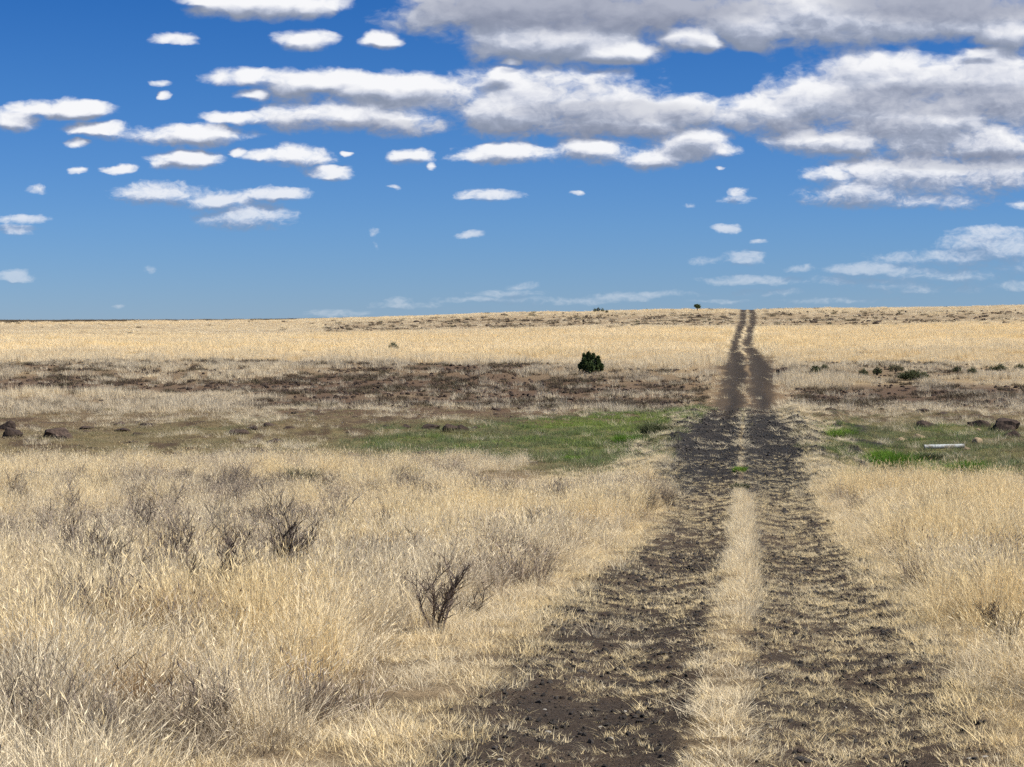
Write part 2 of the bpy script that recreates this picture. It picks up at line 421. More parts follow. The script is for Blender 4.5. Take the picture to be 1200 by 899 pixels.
TALL = proto_collection('tall_grass', [tuft_mesh('tall_grass', M_DRY,
        blades(30, .08, .24, .54, .0042, .20, .55, 4, .5), blades(24, .11, .08, .30, .0046, .45, .7, 3)) for _ in range(7)])
SHORT = proto_collection('short_grass', [tuft_mesh('short_grass', M_DRY,
        blades(60, .075, .012, .058, .0036, .8, .6, 2, flat=.25)) for _ in range(6)])
MID = proto_collection('strip_grass', [tuft_mesh('strip_grass', M_DRY,
        blades(44, .09, .06, .20, .0036, .45, .6, 3, .15)) for _ in range(5)])
FAR = proto_collection('far_grass', [tuft_mesh('far_grass', M_DRY,
        blades(80, .36, .16, .50, .014, .24, .35, 2)) for _ in range(6)])
WET = proto_collection('wet_grass', [tuft_mesh('wet_grass', M_GREEN,
        blades(80, .24, .04, .15, .008, .45, .5, 2)) for _ in range(6)])
SCRUBC = proto_collection('scrub', [tuft_mesh('scrub', M_SCRUB,
        blades(110, .30, .08, .34, .02, .5, .3, 2)) for _ in range(5)])
GRAV = bpy.data.collections.new('gravel_bits')
for k in range(6): GRAV.objects.link(bpy.data.objects.new('gravel_bit.%03d' % k, rock_mesh('gravel_bit', M_CINDER, 100 + k, 1, .65)))

GRAVB = bpy.data.collections.new('rubble_bits')
for k in range(5): GRAVB.objects.link(bpy.data.objects.new('rubble_bit.%03d' % k, rock_mesh('rubble_bit', M_BASALT, 130 + k, 1, .75)))

def scatter_object(name, coll, nvar, P, scl, tint, tilt=.12):
    n = len(P)
    rot = np.stack([rng.normal(0, tilt, n), rng.normal(0, tilt, n), rng.random(n) * 6.283], 1)
    if np.ndim(scl) == 1: scl = np.stack([scl] * 3, 1)
    me = mesh_np(name, P, [], None, {'rot': rot, 'scl': scl, 'idx': rng.integers(0, nvar, n).astype(np.int32), 'tint': np.clip(tint, 0, 1)})
    o = link(name, me)
    g = bpy.data.node_groups.new(name + '_scatter', 'GeometryNodeTree')
    g.interface.new_socket('Geometry', in_out='INPUT', socket_type='NodeSocketGeometry')
    g.interface.new_socket('Geometry', in_out='OUTPUT', socket_type='NodeSocketGeometry')
    gi = g.nodes.new('NodeGroupInput'); go = g.nodes.new('NodeGroupOutput')
    ip = g.nodes.new('GeometryNodeInstanceOnPoints'); ci = g.nodes.new('GeometryNodeCollectionInfo')
    ci.inputs['Collection'].default_value = coll
    ci.inputs['Separate Children'].default_value = True; ci.inputs['Reset Children'].default_value = True
    def na(nm, dt):
        q = g.nodes.new('GeometryNodeInputNamedAttribute'); q.data_type = dt; q.inputs['Name'].default_value = nm; return q.outputs['Attribute']
    er = g.nodes.new('FunctionNodeEulerToRotation')
    L = g.links.new
    L(gi.outputs[0], ip.inputs['Points']); L(ci.outputs[0], ip.inputs['Instance']); ip.inputs['Pick Instance'].default_value = True
    L(na('idx', 'INT'), ip.inputs['Instance Index']); L(na('rot', 'FLOAT_VECTOR'), er.inputs[0]); L(er.outputs[0], ip.inputs['Rotation'])
    L(na('scl', 'FLOAT_VECTOR'), ip.inputs['Scale']); L(ip.outputs[0], go.inputs[0])
    md = o.modifiers.new('scatter', 'NODES'); md.node_group = g
    tag(o, kind='stuff')
    return o
def sample(y0, y1, dens, prob, slope=.275, pad=2.6):
    """dens per m2 in a wedge ahead of the camera, kept with probability prob(x, y)"""
    out = []
    ys = np.geomspace(max(y0, 3), y1, 24)
    for a, b in zip(ys[:-1], ys[1:]):
        w = slope * (a + b) / 2 + pad
        n = int((b - a) * 2 * w * dens)
        y = a + (b - a) * rng.random(n); x = (rng.random(n) * 2 - 1) * w
        k = rng.random(n) < prob(x, y); out.append(np.stack([x[k], y[k]], 1))
    P = np.concatenate(out); return P[:, 0], P[:, 1]
def z3(x, y, dz=0): return np.stack([x, y, height(x, y) + dz], 1)
CL = ground_at(511, 728)
# tall pale grass, near
def p_tall(x, y):
    L, R = tall_edge(x, y); g = fbm(x / .9, y / .9, 3, 62)
    g2 = fbm(x / .38, y / .5, 2, 91)
    return np.clip((L + R) * (.30 + 1.1 * sstep(.3, .55, g)) * (.25 + .9 * sstep(.36, .52, g2)) * (1 - .8 * np.exp(-(((x - CL[0]) / .4) ** 2 + ((y - CL[1] + .5) / 1.2) ** 2))), 0, 1)
x, y = sample(5, 20, 62, p_tall); x2, y2 = sample(20, 60, 40, p_tall)
x = np.concatenate([x, x2]); y = np.concatenate([y, y2])
n = len(x); s = x - road_x(y); big = fbm(x / 3.2, y / 3.2, 4, 63); patch = fbm(x / .8, y / .8, 2, 64)
L, R = tall_edge(x, y)
edge = np.maximum(L, R)
clump = fbm(x / .45, y / .6, 2, 92)
hgt = (.60 + .55 * sstep(.3, .7, big)) * (.65 + .6 * rng.random(n)) * (.62 + .62 * sstep(.35, .62, clump)) * (.45 + .55 * edge)
tint = .52 + .16 * sstep(18, 40, y) + .12 * (s > 0) + (big - .5) * 1.0 + (patch - .5) * .8 + (clump - .5) * .9 + rng.normal(0, .15, n) - .13 * sstep(.52, .62, fbm(x / 1.6, y / 2.2, 3, 110)) * (s < 0)
scatter_object('tall_dry_grass', TALL, 7, z3(x, y), np.stack([.9 + .4 * rng.random(n), .9 + .4 * rng.random(n), hgt], 1) , tint, .13)
print('tall', n)

WEED = proto_collection('dry_weed', [tuft_mesh('dry_weed', M_WEED,
        blades(26, .09, .20, .46, .0065, .30, .3, 3, .6), blades(40, .12, .10, .34, .0045, .6, .4, 3)) for _ in range(5)])
def clear(x, y):
    c = ground_at(511, 728); return np.exp(-(((x - c[0]) / .55) ** 2 + ((y - c[1] - .6) / 1.5) ** 2))
def p_weed(x, y):
    L, R = tall_edge(x, y); px, row = pxrow(x, y)
    g = fbm(x / 1.1, y / 1.6, 4, 96)
    hot = .09 * blob(px, row, 200, 690, 250, 110) - .03 * blob(px, row, 300, 850, 300, 80) + .06 * blob(px, row, 450, 575, 420, 22) - .05 * (px > 900)
    return np.clip(L + R, 0, 1) * sstep(.50, .60, g + hot - .035) * (1 - clear(x, y))
x, y = sample(5, 60, 9, p_weed); n = len(x)
scatter_object('dry_grey_weeds', WEED, 5, z3(x, y), np.stack([.9 + .5 * rng.random(n)] * 2 + [.7 + .6 * rng.random(n)], 1), rng.random(n), .15)
print('weeds', n)

# trampled yellow grass at the track's edges and in patches on it
def p_short(x, y):
    px, row, s, road, strip, bare = zones(x, y); L, R = tall_edge(x, y)
    g = fbm(x / .22, y / .14, 3, 65); g2 = fbm(x / 1.1, y / 1.1, 3, 66)
    edge = (1 - road) * (1 - np.maximum(L, R) * .8) * sstep(.30, .52, fbm(x / .5, y / .5, 3, 112) * .6 + g2 * .4)
    rt = np.where(s > 0, .485 + .02 * sstep(18, 30, y), .528)
    onr = road * sstep(rt + .04, rt - .05, 1 - g * .75 - g2 * .25) * .9
    on = sstep(rt - .03, rt + .04, g * .62 + g2 * .38 + .04 * (s > 0) * (y < 24) - .03 * (s < 0)) * road
    lim = (1 - sstep(50, 62, y))
    cz = sstep(46, 52, y)
    on = on * (1 - .6 * cz); sp = road * .10 * (1 - .6 * cz)
    return np.clip((edge * (.55 + .5 * g) + on * .75 + sp + strip * .6 * (y < 47)) * lim, 0, 1) * (np.abs(s) < 5)
x, y = sample(5, 62, 150, p_short)
k = np.abs(x - road_x(y)) < 5; x = x[k]; y = y[k]; n = len(x)
s = x - road_x(y)
tint = .78 + .26 * rng.random(n) - .35 * (fbm(x / .5, y / .5, 2, 67) - .3) + .1 * (np.abs(s) < 2)
sc = (.45 + .85 * rng.random(n)); off = (np.abs(s) > 1.5)
scatter_object('trampled_grass', SHORT, 6, z3(x, y), np.stack([sc * (1 + .5 * off), sc * (1 + .5 * off), sc * (.9 + 1.1 * off)], 1), tint, .15)
print('short', n)

# fuller grass along the middle of the track
def p_mid(x, y):
    px, row, s, road, strip, bare = zones(x, y); L, R = tall_edge(x, y)
    g = fbm(x / .7, y / .7, 2, 68)
    e = np.exp(-((s + 2.3) / .5) ** 2) + np.exp(-((s - 1.95) / .35) ** 2)
    return np.clip(strip * 1.1 * (1 - sstep(41, 47, y)) * np.clip(sstep(.36, .52, fbm(x / .4, y / .55, 3, 121)) + .5 * sstep(18, 30, y), 0, 1) + .45 * e * (y < 55) * sstep(.4, .6, g) + strip * .06 * (y >= 46) + .3 * (y > 46) * sstep(.5, .62, g) * (np.abs(s) < 3.6) * (1 - .93 * bare) * (1 - .7 * (y > 95)) + .03 * (y > 95) * strip, 0, 1) * (1 - .85 * blob(px, row, 878, 432, 42, 24, .5)) * (np.abs(s) < 4)
x, y = sample(5, 90, 60, p_mid); x2, y2 = sample(90, 400, 30, lambda x, y: p_mid(x, y) * (np.abs(x - road_x(y)) < 3.2) * np.exp(-(y - 90) / 400), pad=1)
x = np.concatenate([x, x2]); y = np.concatenate([y, y2]); n = len(x)
s = x - road_x(y); hh = (.55 + .45 * rng.random(n)) * np.interp(y, [5, 11, 14, 19, 26, 44, 50, 90, 120], [.45, .6, .8, 1.05, 1.4, 1.6, .8, .8, 1.6]) * (.6 + .7 * sstep(.3, .65, fbm(x / .35, y / .6, 2, 120)))
scatter_object('strip_grass', MID, 5, z3(x, y), np.stack([(.9 + .3 * rng.random(n)) * (1 + (y > 60) + (y > 120))] * 2 + [hh], 1), .5 + .25 * rng.random(n) + .1 * (y > 20), .12)
print('mid', n)

# short green and olive grass in the damp dip
def verge(x, y):
    s = x - road_x(y); return sstep(46, 52, y) * (1 - sstep(88, 94, y)) * sstep(1.2, 1.6, np.abs(s)) * (1 - sstep(3.0, 5.2, np.abs(s) - 1.2 * (s > 0))) * sstep(.42, .54, fbm(x / .8, y / 1.1, 3, 57))
def p_wet(x, y):
    px, row, s, road, strip, bare = zones(x, y)
    L, R = tall_edge(x, y)
    mud = sstep(.52, .62, fbm(x / .9, y / 1.6, 4, 109)) * sstep(1.1, .3, green_amt(x, y))
    g = fbm(x / 1.2, y / 1.2, 3, 70)
    pr = (.35 + .6 * green_amt(x, y) + .4 * sstep(.45, .6, g)) * (1 - bare) * (1 - .85 * mud) * sstep(46, 60, y) * (1 - sstep(96, 106, y))
    return np.clip(pr * (1 - .9 * np.maximum(L, R)) * (1 - .85 * verge(x, y)), 0, 1) * np.where(np.abs(s) < 1.6, .35, 1)
x, y = sample(46, 106, 9, p_wet); n = len(x)
ga = green_amt(x, y); s = x - road_x(y)
tint = .17 + .50 * ga + .6 * (fbm(x / 1.8, y / 1.8, 3, 71) - .5) + rng.normal(0, .08, n)
px, row = pxrow(x, y)
tint += .3 * blob(px, row, 700, 495, 130, 10) + .45 * blob(px, row, 1060, 548, 50, 14) * (fbm(x / .9, y / 1.5, 2, 114) > .48) + .4 * blob(px, row, 960, 500, 50, 14)
hw = 1 + 1.0 * sstep(.5, .65, fbm(x / 1.0, y / 1.4, 3, 115)) * sstep(.2, .6, ga)
scatter_object('damp_green_grass', WET, 6, z3(x, y), np.stack([.8 + .7 * rng.random(n)] * 2 + [(.4 + .5 * rng.random(n) + .5 * rng.random(n) * ga) * hw], 1), tint, .12)
print('wet', n)
# scattered pale tufts across the dip
def p_pale(x, y):
    px, row, s, road, strip, bare = zones(x, y)
    g = fbm(x / 1.7, y / 2.5, 3, 72)
    return np.clip(sstep(.5, .7, g + .15 * (px > 900) + .03 * blob(px, row, 800, 500, 90, 50)) * .5 + .25 * (row < 500) * sstep(.4, .55, g), 0, 1) * (1 - bare) * (1 - .5 * road) * (1 - .6 * verge(x, y)) * sstep(48, 60, y) * (1 - .6 * green_amt(x, y))
x, y = sample(48, 100, 5, p_pale); n = len(x)
scatter_object('pale_grass_tufts', MID, 5, z3(x, y), np.stack([1.3 + .8 * rng.random(n)] * 2 + [1.0 + 1.1 * rng.random(n)], 1), .45 + .35 * rng.random(n), .12)
print('pale', n)

# dry grass of the slope and the plain beyond
def p_far(x, y):
    px, row, s, road, strip, bare = zones(x, y)
    r = rocky_amt(x, y); g = fbm(x / 4, y / 6, 3, 73)
    cl = sstep(.40, .56, fbm(x / 1.6, y / 2.2, 3, 78)); plain = sstep(165, 190, y) * (1 - sstep(290, 320, y))
    keep = np.maximum(cl, plain * .55) * (np.abs(s) > 1.9) * (1 - .85 * blob(px, row, 878, 432, 42, 24) * sstep(.30, .50, fbm(x / 1.2, y / 5, 3, 99)))
    return np.clip(keep * (1 - 1.0 * np.clip(r * 1.2, 0, .90)) * (.6 + .8 * g) * (1 - .7 * (np.abs(s + .5) < 3) * (y < 170)), 0, 1)
xs, ys = [], []
for a, b, d in ((93, 175, 5.0), (175, 300, 2.6), (300, 430, 1.0)):
    x, y = sample(a, b, d, p_far); xs.append(x); ys.append(y)
x = np.concatenate(xs); y = np.concatenate(ys); n = len(x)
r = rocky_amt(x, y); big = fbm(x / 12, y / 20, 4, 74)
tint = .54 + .27 * sstep(130, 180, y) - .12 * sstep(290, 330, y) - .25 * r + (big - .5) * .45 + rng.normal(0, .06, n)
hh = (.7 + .7 * rng.random(n)) * np.where(y > 290, .55, 1) * (1 - .4 * r) * (.7 + .6 * sstep(.35, .65, fbm(x / 3, y / 4, 2, 79)))
wd = np.where(y > 170, 1.5, .85)
scatter_object('hillside_dry_grass', FAR, 6, z3(x, y), np.stack([wd + .4 * rng.random(n)] * 2 + [hh], 1), tint, .08)
print('far', n)

def p_rub(x, y):
    px, row, s, road, strip, bare = zones(x, y)
    r = rocky_amt(x, y); g = fbm(x / 1.4, y / 1.8, 3, 81)
    return np.clip(r ** 1.1 * sstep(.46, .60, g), 0, 1) * (np.abs(s) > 2.2)
xs, ys = [], []
for a, b, d in ((96, 180, 1.9), (180, 430, .22)):
    x, y = sample(a, b, d * 2.4, p_rub); xs.append(x); ys.append(y)
x = np.concatenate(xs); y = np.concatenate(ys); n = len(x)
scatter_object('small_rubble', GRAVB, 5, z3(x, y, .02), (.05 + .16 * rng.random(n) ** 2) * np.where(y > 200, 2.0, 1), rng.random(n), .3)
print('rubble', n)
# low dark scrub between the rocks of the slope
def p_scrub(x, y):
    px, row, s, road, strip, bare = zones(x, y)
    r = rocky_amt(x, y); g = fbm(x / 2.5, y / 3.5, 3, 75)
    return np.clip((r ** 1.2 * .8 * sstep(.42, .6, g) + .012) * (1 - bare), 0, 1) * (np.abs(s) > 2.2)
xs, ys = [], []
for a, b, d in ((98, 180, 2.4), (180, 430, .45)):
    x, y = sample(a, b, d, p_scrub); xs.append(x); ys.append(y)
x = np.concatenate(xs); y = np.concatenate(ys); n = len(x)
sc = (.5 + .8 * rng.random(n)) * np.where(y > 180, 1.5, 1)
scatter_object('low_scrub', SCRUBC, 5, z3(x, y), np.stack([sc, sc, sc * .8], 1), rng.random(n), .1)
print('scrub', n)
# far plain: dark vegetation lines on the left skyline
n = 2600
n = 5200; y = 600 + 230 * rng.random(n); a = rng.random(n) * .36 - .30
x = a * y
k = (rng.random(n) < sstep(.36, .5, fbm(x / 90, y / 12, 3, 76)) * sstep(-.03, -.10, a)); x = x[k]; y = y[k]; n = len(x)
sc = 2.0 + 2.2 * rng.random(n)
scatter_object('distant_scrub', SCRUBC, 5, z3(x, y), np.stack([sc * 1.6, sc, sc * .7], 1), rng.random(n), .05)

# grit and clods on the bare track
def p_grav(x, y):
    px, row, s, road, strip, bare = zones(x, y)
    spill = (y > 46) * (y < 92) * (np.abs(s) > 1.4) * (np.abs(s) < 4) * sstep(.42, .56, fbm(x / .8, y / 1.1, 3, 57)) * .8
    return np.clip(bare * (.5 + .5 * (fbm(x / .5, y / .5, 2, 77) > .5)) + spill, 0, 1) * (np.abs(s) < 4.2)
x, y = sample(5, 30, 130, p_grav, pad=1.5); x2, y2 = sample(30, 95, 26, p_grav, pad=1)
x = np.concatenate([x, x2]); y = np.concatenate([y, y2]); n = len(x)
sc = (.007 + .028 * rng.random(n) ** 4) * np.interp(y, [5, 25, 50, 90], [1, 1.4, 2.4, 3.2])
scatter_object('gravel', GRAV, 6, z3(x, y, .003), sc, rng.random(n), .5)
print('gravel', n)

# ------------------------------------------------------------------ countable rocks
def put(me_or_obj, name, px, row, size, label, cat, group=None, sink=.1, rz=None, flat=1.0, first=False):
    x, y, z = ground_at(px, row)
    o = bpy.data.objects.new(name, me_or_obj); ROOT.objects.link(o)
    o.location = (x, y, z - sink * size * flat); o.rotation_euler = (0, 0, random.random() * 6.28 if rz is None else rz)
    o.scale = (size, size, size * flat)
    tag(o, label, cat, group); return o
BAS = [rock_mesh('basalt_rock', M_BASALT, 200 + k, 3, .75) for k in range(6)]
TAN = [rock_mesh('tan_rock', M_TANROCK, 220 + k, 3, .7) for k in range(3)]
PAL = [rock_mesh('pale_stone', M_PALE, 240 + k, 2, .6) for k in range(4)]
PLACED = []
def mpp(px, row):        # metres per picture pixel there
    return ground_at(px, row)[1] / F
def rock(px, row, wpx, label, group=None, meshes=BAS, name='rock', flat=1.0, cat='rock', rz=None, sink=.0):
    k = len(PLACED); PLACED.append((px, row))
    return put(meshes[k % len(meshes)], name, px, row, wpx * .64 * mpp(px, row), label, cat, group, flat=flat, rz=rz, sink=sink)
rock(1180, 504, 31, 'big rounded dark red-brown boulder at the edge of the green hollow', name='boulder', cat='boulder', rz=1.2, flat=1.05)
rock(1187, 513, 20, 'small dark stone wedged at the foot of the big red-brown boulder')
rock(1192, 512, 9, 'pale tan stone beside the foot of the big red-brown boulder', meshes=TAN)
rock(1146, 521, 17, 'rounded tan stone at the right end of the white pipe', meshes=TAN)
rock(1133, 527, 11, 'small pinkish tan stone just in front of the right end of the white pipe', meshes=TAN)
rock(1148, 504, 6, 'small bright tan stone in the green hollow between boulder and pipe', meshes=TAN)
rock(1138, 507, 8, 'flat pale tan stone in the green hollow above the pipe', meshes=TAN, flat=.5)
rock(1078, 515, 18, 'pale tan stone behind the left end of the white pipe', meshes=TAN)
rock(1060, 517, 16, 'low tan stone left of the white pipe', meshes=TAN, flat=.7)
rock(1056, 517, 8, 'small orange-tan stone at the left of the low tan stone by the pipe', meshes=TAN)
rock(1148, 500, 22, 'dark brown earth-stained rock behind the green hollow, left of the big boulder', flat=.9)
rock(1083, 500, 22, 'dark rock sunk in grass up the slope from the white pipe', flat=.8)
rock(1083, 483, 16, 'long dark rock lying highest above the white pipe', flat=.6)
rock(1105, 486, 13, 'dark angular rock behind the green hollow above the middle of the pipe', flat=.7)
rock(1100, 558, 12, 'small dark rock among grass below the white pipe', flat=.7)
rock(1130, 489, 9, 'flat dark rock between the big boulder and the dark angular rock', flat=.5)
for (a, b, w, f, lab) in [(13, 513, 24, 1.1, 'front one of two dark humped rocks at the left edge'), (10, 502, 18, 1.0, 'rear one of two dark humped rocks at the left edge'),
      (67, 513, 30, .75, 'widest dark humped rock in the olive grass near the left edge'), (142, 498, 15, .6, 'peaked dark rock above the flat slab in olive grass'),
      (143, 504, 17, .35, 'flat dark slab lying below the peaked rock in olive grass'), (175, 499, 17, .6, 'dark rock to the right of the peaked rock and its flat slab'),
      (101, 502, 14, .5, 'low dark rock between the widest hump and the peaked rock'), (101, 506, 12, .3, 'flat dark rock just below the low dark rock right of the widest hump'),
      (160, 509, 12, .4, 'small flat dark stone below the slab in olive grass'), (153, 518, 14, .25, 'thin flat dark stone nearest the tall grass below the slab'),
      (84, 505, 9, .4, 'little dark stone above the widest humped rock'), (279, 509, 21, .8, 'dark chunky rock in the olive grass straight above the dense grey shrubs'),
      (297, 503, 13, .6, 'small dark rock up and right of the chunky one in the olive grass'), (314, 499, 14, .6, 'dark rock second right of the chunky one in the olive grass'),
      (338, 502, 12, .5, 'low dark rock left of the brown mounds near the green grass'), (325, 518, 22, .4, 'low reddish mound of stone in front of the dark rocks in olive grass'),
      (308, 535, 22, .8, 'brown lump at the back edge of the tall grass, nearest in the olive hollow'), (380, 535, 15, .6, 'brown lump at the back edge of the tall grass next to a green bushy weed'),
      (527, 504, 15, 1.0, 'left half of the pair of black rocks behind the green grass'), (541, 504, 14, .9, 'right half of the pair of black rocks behind the green grass'),
      (505, 503, 22, .55, 'long low black rock left of the black pair behind the green grass'), (477, 501, 14, .6, 'brown rock left of the long low black rock'),
      (451, 500, 9, .6, 'small black rock farthest left behind the green grass'), (556, 502, 6, 1.2, 'thin upright dark stone just right of the black pair'),
      (411, 507, 9, .5, 'little dark stone at the left tip of the green grass'), (497, 531, 27, .22, 'long flat dark slab lying across the green grass'),
      (528, 527, 9, .3, 'small flat dark stone right of the long slab in the green grass'), (412, 534, 18, .5, 'low brown hump at the near left edge of the green grass')]:
    rock(a, b + .5, w * 1.0, lab, flat=f * 1.25)
rock(803, 424, 6, 'small dark rounded rock on the golden slope between juniper and track', flat=1.1)
rock(790, 434, 11, 'reddish flat rock on the slope below the rounded one, left of the track', flat=.5)
rock(918, 438, 14, 'dark upright rock beside the right of the track where it climbs', flat=1.4)
# many small dark rocks in bands
def band(n, fx, fr, size, label, group):
    c = 0; g = 0
    while c < n and g < 4000:
        g += 1
        a = fx(); b = fr()
        x, y, z = ground_at(a, b)
        if abs(x - road_x(y)) < 2.0: continue
        if random.random() > .15 + rocky_amt(np.array([x]), np.array([y]))[0] * 1.3: continue
        rock(a, b, 1, label, group).scale = (np.array([1, 1, .75]) * size()).tolist(); c += 1
U = random.uniform
band(95, lambda: U(300, 835), lambda: U(444, 492), lambda: U(.10, .26), 'small dark rock scattered in the brown stony band below the juniper', 'rocks of the brown band below the juniper')
band(45, lambda: U(0, 300), lambda: U(425, 470), lambda: U(.10, .28), 'small dark rock scattered in patchy grass on the slope at far left', 'rocks in the patchy grass at far left')
band(60, lambda: U(925, 1200), lambda: U(452, 480), lambda: U(.10, .26), 'small dark rock in the brown band right of the track', 'rocks of the brown band right of the track')
band(45, lambda: U(400, 1200), lambda: U(366, 385), lambda: U(.35, .8), 'small dark rock on the stony crest below the skyline', 'rocks on the stony crest')
for (a, b, w, lab) in [(638, 834, 6, 'white stone in the left rut, uppermost of the pale ones'), (642, 861, 7, 'pale tan stone in the left rut below the uppermost white one'),
                       (585, 893, 8, 'white stone at the bottom of the picture in the left rut'), (717, 868, 8, 'round white stone in the tufts between left rut and grass strip'),
                       (733, 837, 6, 'small white stone beside the grass strip of the track'), (682, 797, 4, 'tiny white stone high in the left rut'),
                       (677, 800, 5, 'tiny tan stone touching the tiny white one high in the left rut'), (704, 855, 5, 'small pale stone just above the round white stone in the tufts'),
                       (915, 765, 6, 'white stone in the right rut, uppermost of the pale ones'), (992, 832, 5, 'small white stone in the middle of the right rut'),
                       (904, 856, 5, 'white stone at the inner edge of the right rut'), (1140, 893, 8, 'white stone at the bottom right of the track'),
                       (1157, 890, 9, 'pale upright stone at the bottom right beside the white stone')]:
    rock(a, b, w, lab, meshes=PAL, name='stone', cat='stone', sink=.15, flat=.9)
rock(945, 896, 24, 'black angular stone at the bottom of the right rut', meshes=[rock_mesh('black_stone', M_CINDER, 261, 3, .5)], name='stone', cat='stone', flat=.8, rz=2.6)
def darkstones(n, s0, s1, lab, grp):
    for _ in range(n):
        yy = 10.8 + 22 * random.random() ** 1.5; s_ = U(s0, s1); x = float(road_x(yy)) + s_
        o = bpy.data.objects.new('stone', BAS[_ % 6]); ROOT.objects.link(o); sz = U(.018, .045)
        o.location = (x, yy, float(height(x, yy)) + sz * .1); o.rotation_euler = (0, 0, U(0, 6)); o.scale = (sz, sz, sz * .8)
        tag(o, lab, 'stone', grp)
darkstones(26, -1.4, -.4, 'small dark stone lying loose in the left rut', 'loose dark stones of the left rut')
darkstones(30, .4, 1.6, 'small dark stone lying loose in the right rut', 'loose dark stones of the right rut')

# ------------------------------------------------------------------ white culvert pipe
def pipe():
    x0, y0, z0 = ground_at(1090, 526); m = y0 / F
    L = 46 * m; r = 3.6 * m
    seg = 40; rings = 9
    V = []; Fq = []
    def ring(xx, rad, wob=0):
        b = len(V)
        for k in range(seg):
            a = 2 * math.pi * k / seg; rr = rad * (1 + wob * math.sin(3 * a))
            V.append((xx, rr * math.cos(a), rr * math.sin(a)))
        return b
    prof_ = []
    N_ = 60
    for k in range(N_ + 1): prof_.append((-L / 2 + L * k / N_, r * (1 + .018 * math.cos(k * math.pi))))
    prof_ += [(L / 2, r * 1.06), (L / 2 + .01, r * 1.06), (L / 2 + .01, r * .93)] + [(L / 2 - L * k / 8, r * .92) for k in range(9)]
    prof_ += [(-L / 2, r * .93)]
    bs = [ring(a, b) for a, b in prof_]; bs.append(bs[0])
    for b1, b2 in zip(bs[:-1], bs[1:]):
        for k in range(seg): Fq.append((b1 + k, b1 + (k + 1) % seg, b2 + (k + 1) % seg, b2 + k))
    m_, nt = new_mat('weathered_white_pipe'); N = NT(nt)
    out = N.n('ShaderNodeOutputMaterial'); p = N.n('ShaderNodeBsdfPrincipled'); tc = N.n('ShaderNodeTexCoord')
    a = N.noise(tc.outputs['Object'], 5, 6, .65); sp_ = N.n('ShaderNodeSeparateXYZ'); N.l(tc.outputs['Object'], sp_.inputs[0])
    c = N.mix(N.smooth(a, .42, .70), (.58, .61, .61, 1), (.30, .27, .22, 1))
    c = N.mix(N.smooth(N.math('ADD', sp_.outputs['Z'], N.math('MULTIPLY', a, -.12)), -.08, .02, .7, 0), c, (.22, .17, .11, 1))
    N.l(c, p.inputs['Base Color']); p.inputs['Roughness'].default_value = .5; N.l(p.outputs[0], out.inputs[0])
    me = mesh_np('culvert_pipe', V, [np.array(Fq)], m_, smooth=True)
    o = link('culvert_pipe', me, loc=(x0 + 17 * m, y0, z0 + r * .45)); o.rotation_euler = (0, math.radians(-1.5), math.radians(-6))
    tag(o, 'short white culvert pipe lying half buried in the green hollow right of the track', 'pipe')
pipe()

# ------------------------------------------------------------------ plants
def tube_set(paths, seg=4):
    V = []; Q = []
    for P, R in paths:
        P = np.array(P); n = len(P); b0 = len(V)
        for k in range(n):
            d = P[min(k + 1, n - 1)] - P[max(k - 1, 0)]; d = d / (np.linalg.norm(d) + 1e-9)
            u = np.cross(d, [.3, .2, .9]); u /= np.linalg.norm(u) + 1e-9; w = np.cross(d, u)
            for j in range(seg):
                a = 2 * math.pi * j / seg; V.append(P[k] + (u * math.cos(a) + w * math.sin(a)) * R[k])
        for k in range(n - 1):
            for j in range(seg):
                Q.append((b0 + k * seg + j, b0 + k * seg + (j + 1) % seg, b0 + (k + 1) * seg + (j + 1) % seg, b0 + (k + 1) * seg + j))
    return np.array(V), np.array(Q)
def dead_shrub_mesh(seed, stems, h, spread, twigs, thick=.0075, kids=4):
    r = random.Random(seed); paths = []
    def grow(p, d, L, rad, lev):
        pts = [p]; rr = [rad]; n = 4
        for k in range(n):
            d = (d + Vector((r.gauss(0, .16), r.gauss(0, .16), r.gauss(.05, .10)))).normalized()
            p = p + d * L / n; pts.append(p); rr.append(rad * (1 - .75 * (k + 1) / n))
        paths.append(([tuple(q) for q in pts], rr))
        if lev < 2:
            for c in range(twigs if lev == 0 else kids):
                t = r.uniform(.25, .98); k = min(int(t * n), n - 1)
                q = pts[k].lerp(pts[k + 1], t * n - k)
                dd = (d + Vector((r.gauss(0, .75), r.gauss(0, .75), r.gauss(.15, .25)))).normalized()
                grow(q, dd, L * r.uniform(.28, .5), rad * .55, lev + 1)
    for _ in range(stems):
        a = r.random() * 6.28; d = Vector((math.cos(a) * spread * r.random(), math.sin(a) * spread * r.random(), 1)).normalized()
        grow(Vector((math.cos(a) * .04, math.sin(a) * .04, -.03)), d, h * r.uniform(.6, 1), thick * r.uniform(.7, 1.2), 0)
    V, Q = tube_set(paths, 3)
    return mesh_np('dead_shrub', V, [Q], M_TWIG, {'b': np.repeat(np.random.default_rng(seed).random(len(V) // 15 + 1), 15)[:len(V)]})
DS = [dead_shrub_mesh(300 + k, *a) for k, a in enumerate([(9, .62, .55, 8), (12, .55, .7, 7), (7, .75, .35, 8), (14, .5, .9, 6), (5, .8, .3, 7), (10, .6, .5, 9)])]
SPR = [dead_shrub_mesh(320 + k, *a) for k, a in enumerate([(16, .5, .8, 9, .006, 5), (18, .45, 1.0, 9, .006, 5), (14, .55, .7, 10, .006, 5)])]
BOLD = [dead_shrub_mesh(340, 8, .62, .6, 10, .014, 4), dead_shrub_mesh(341, 10, .7, .45, 10, .016, 4), dead_shrub_mesh(342, 2, .62, .25, 7, .012, 3)]
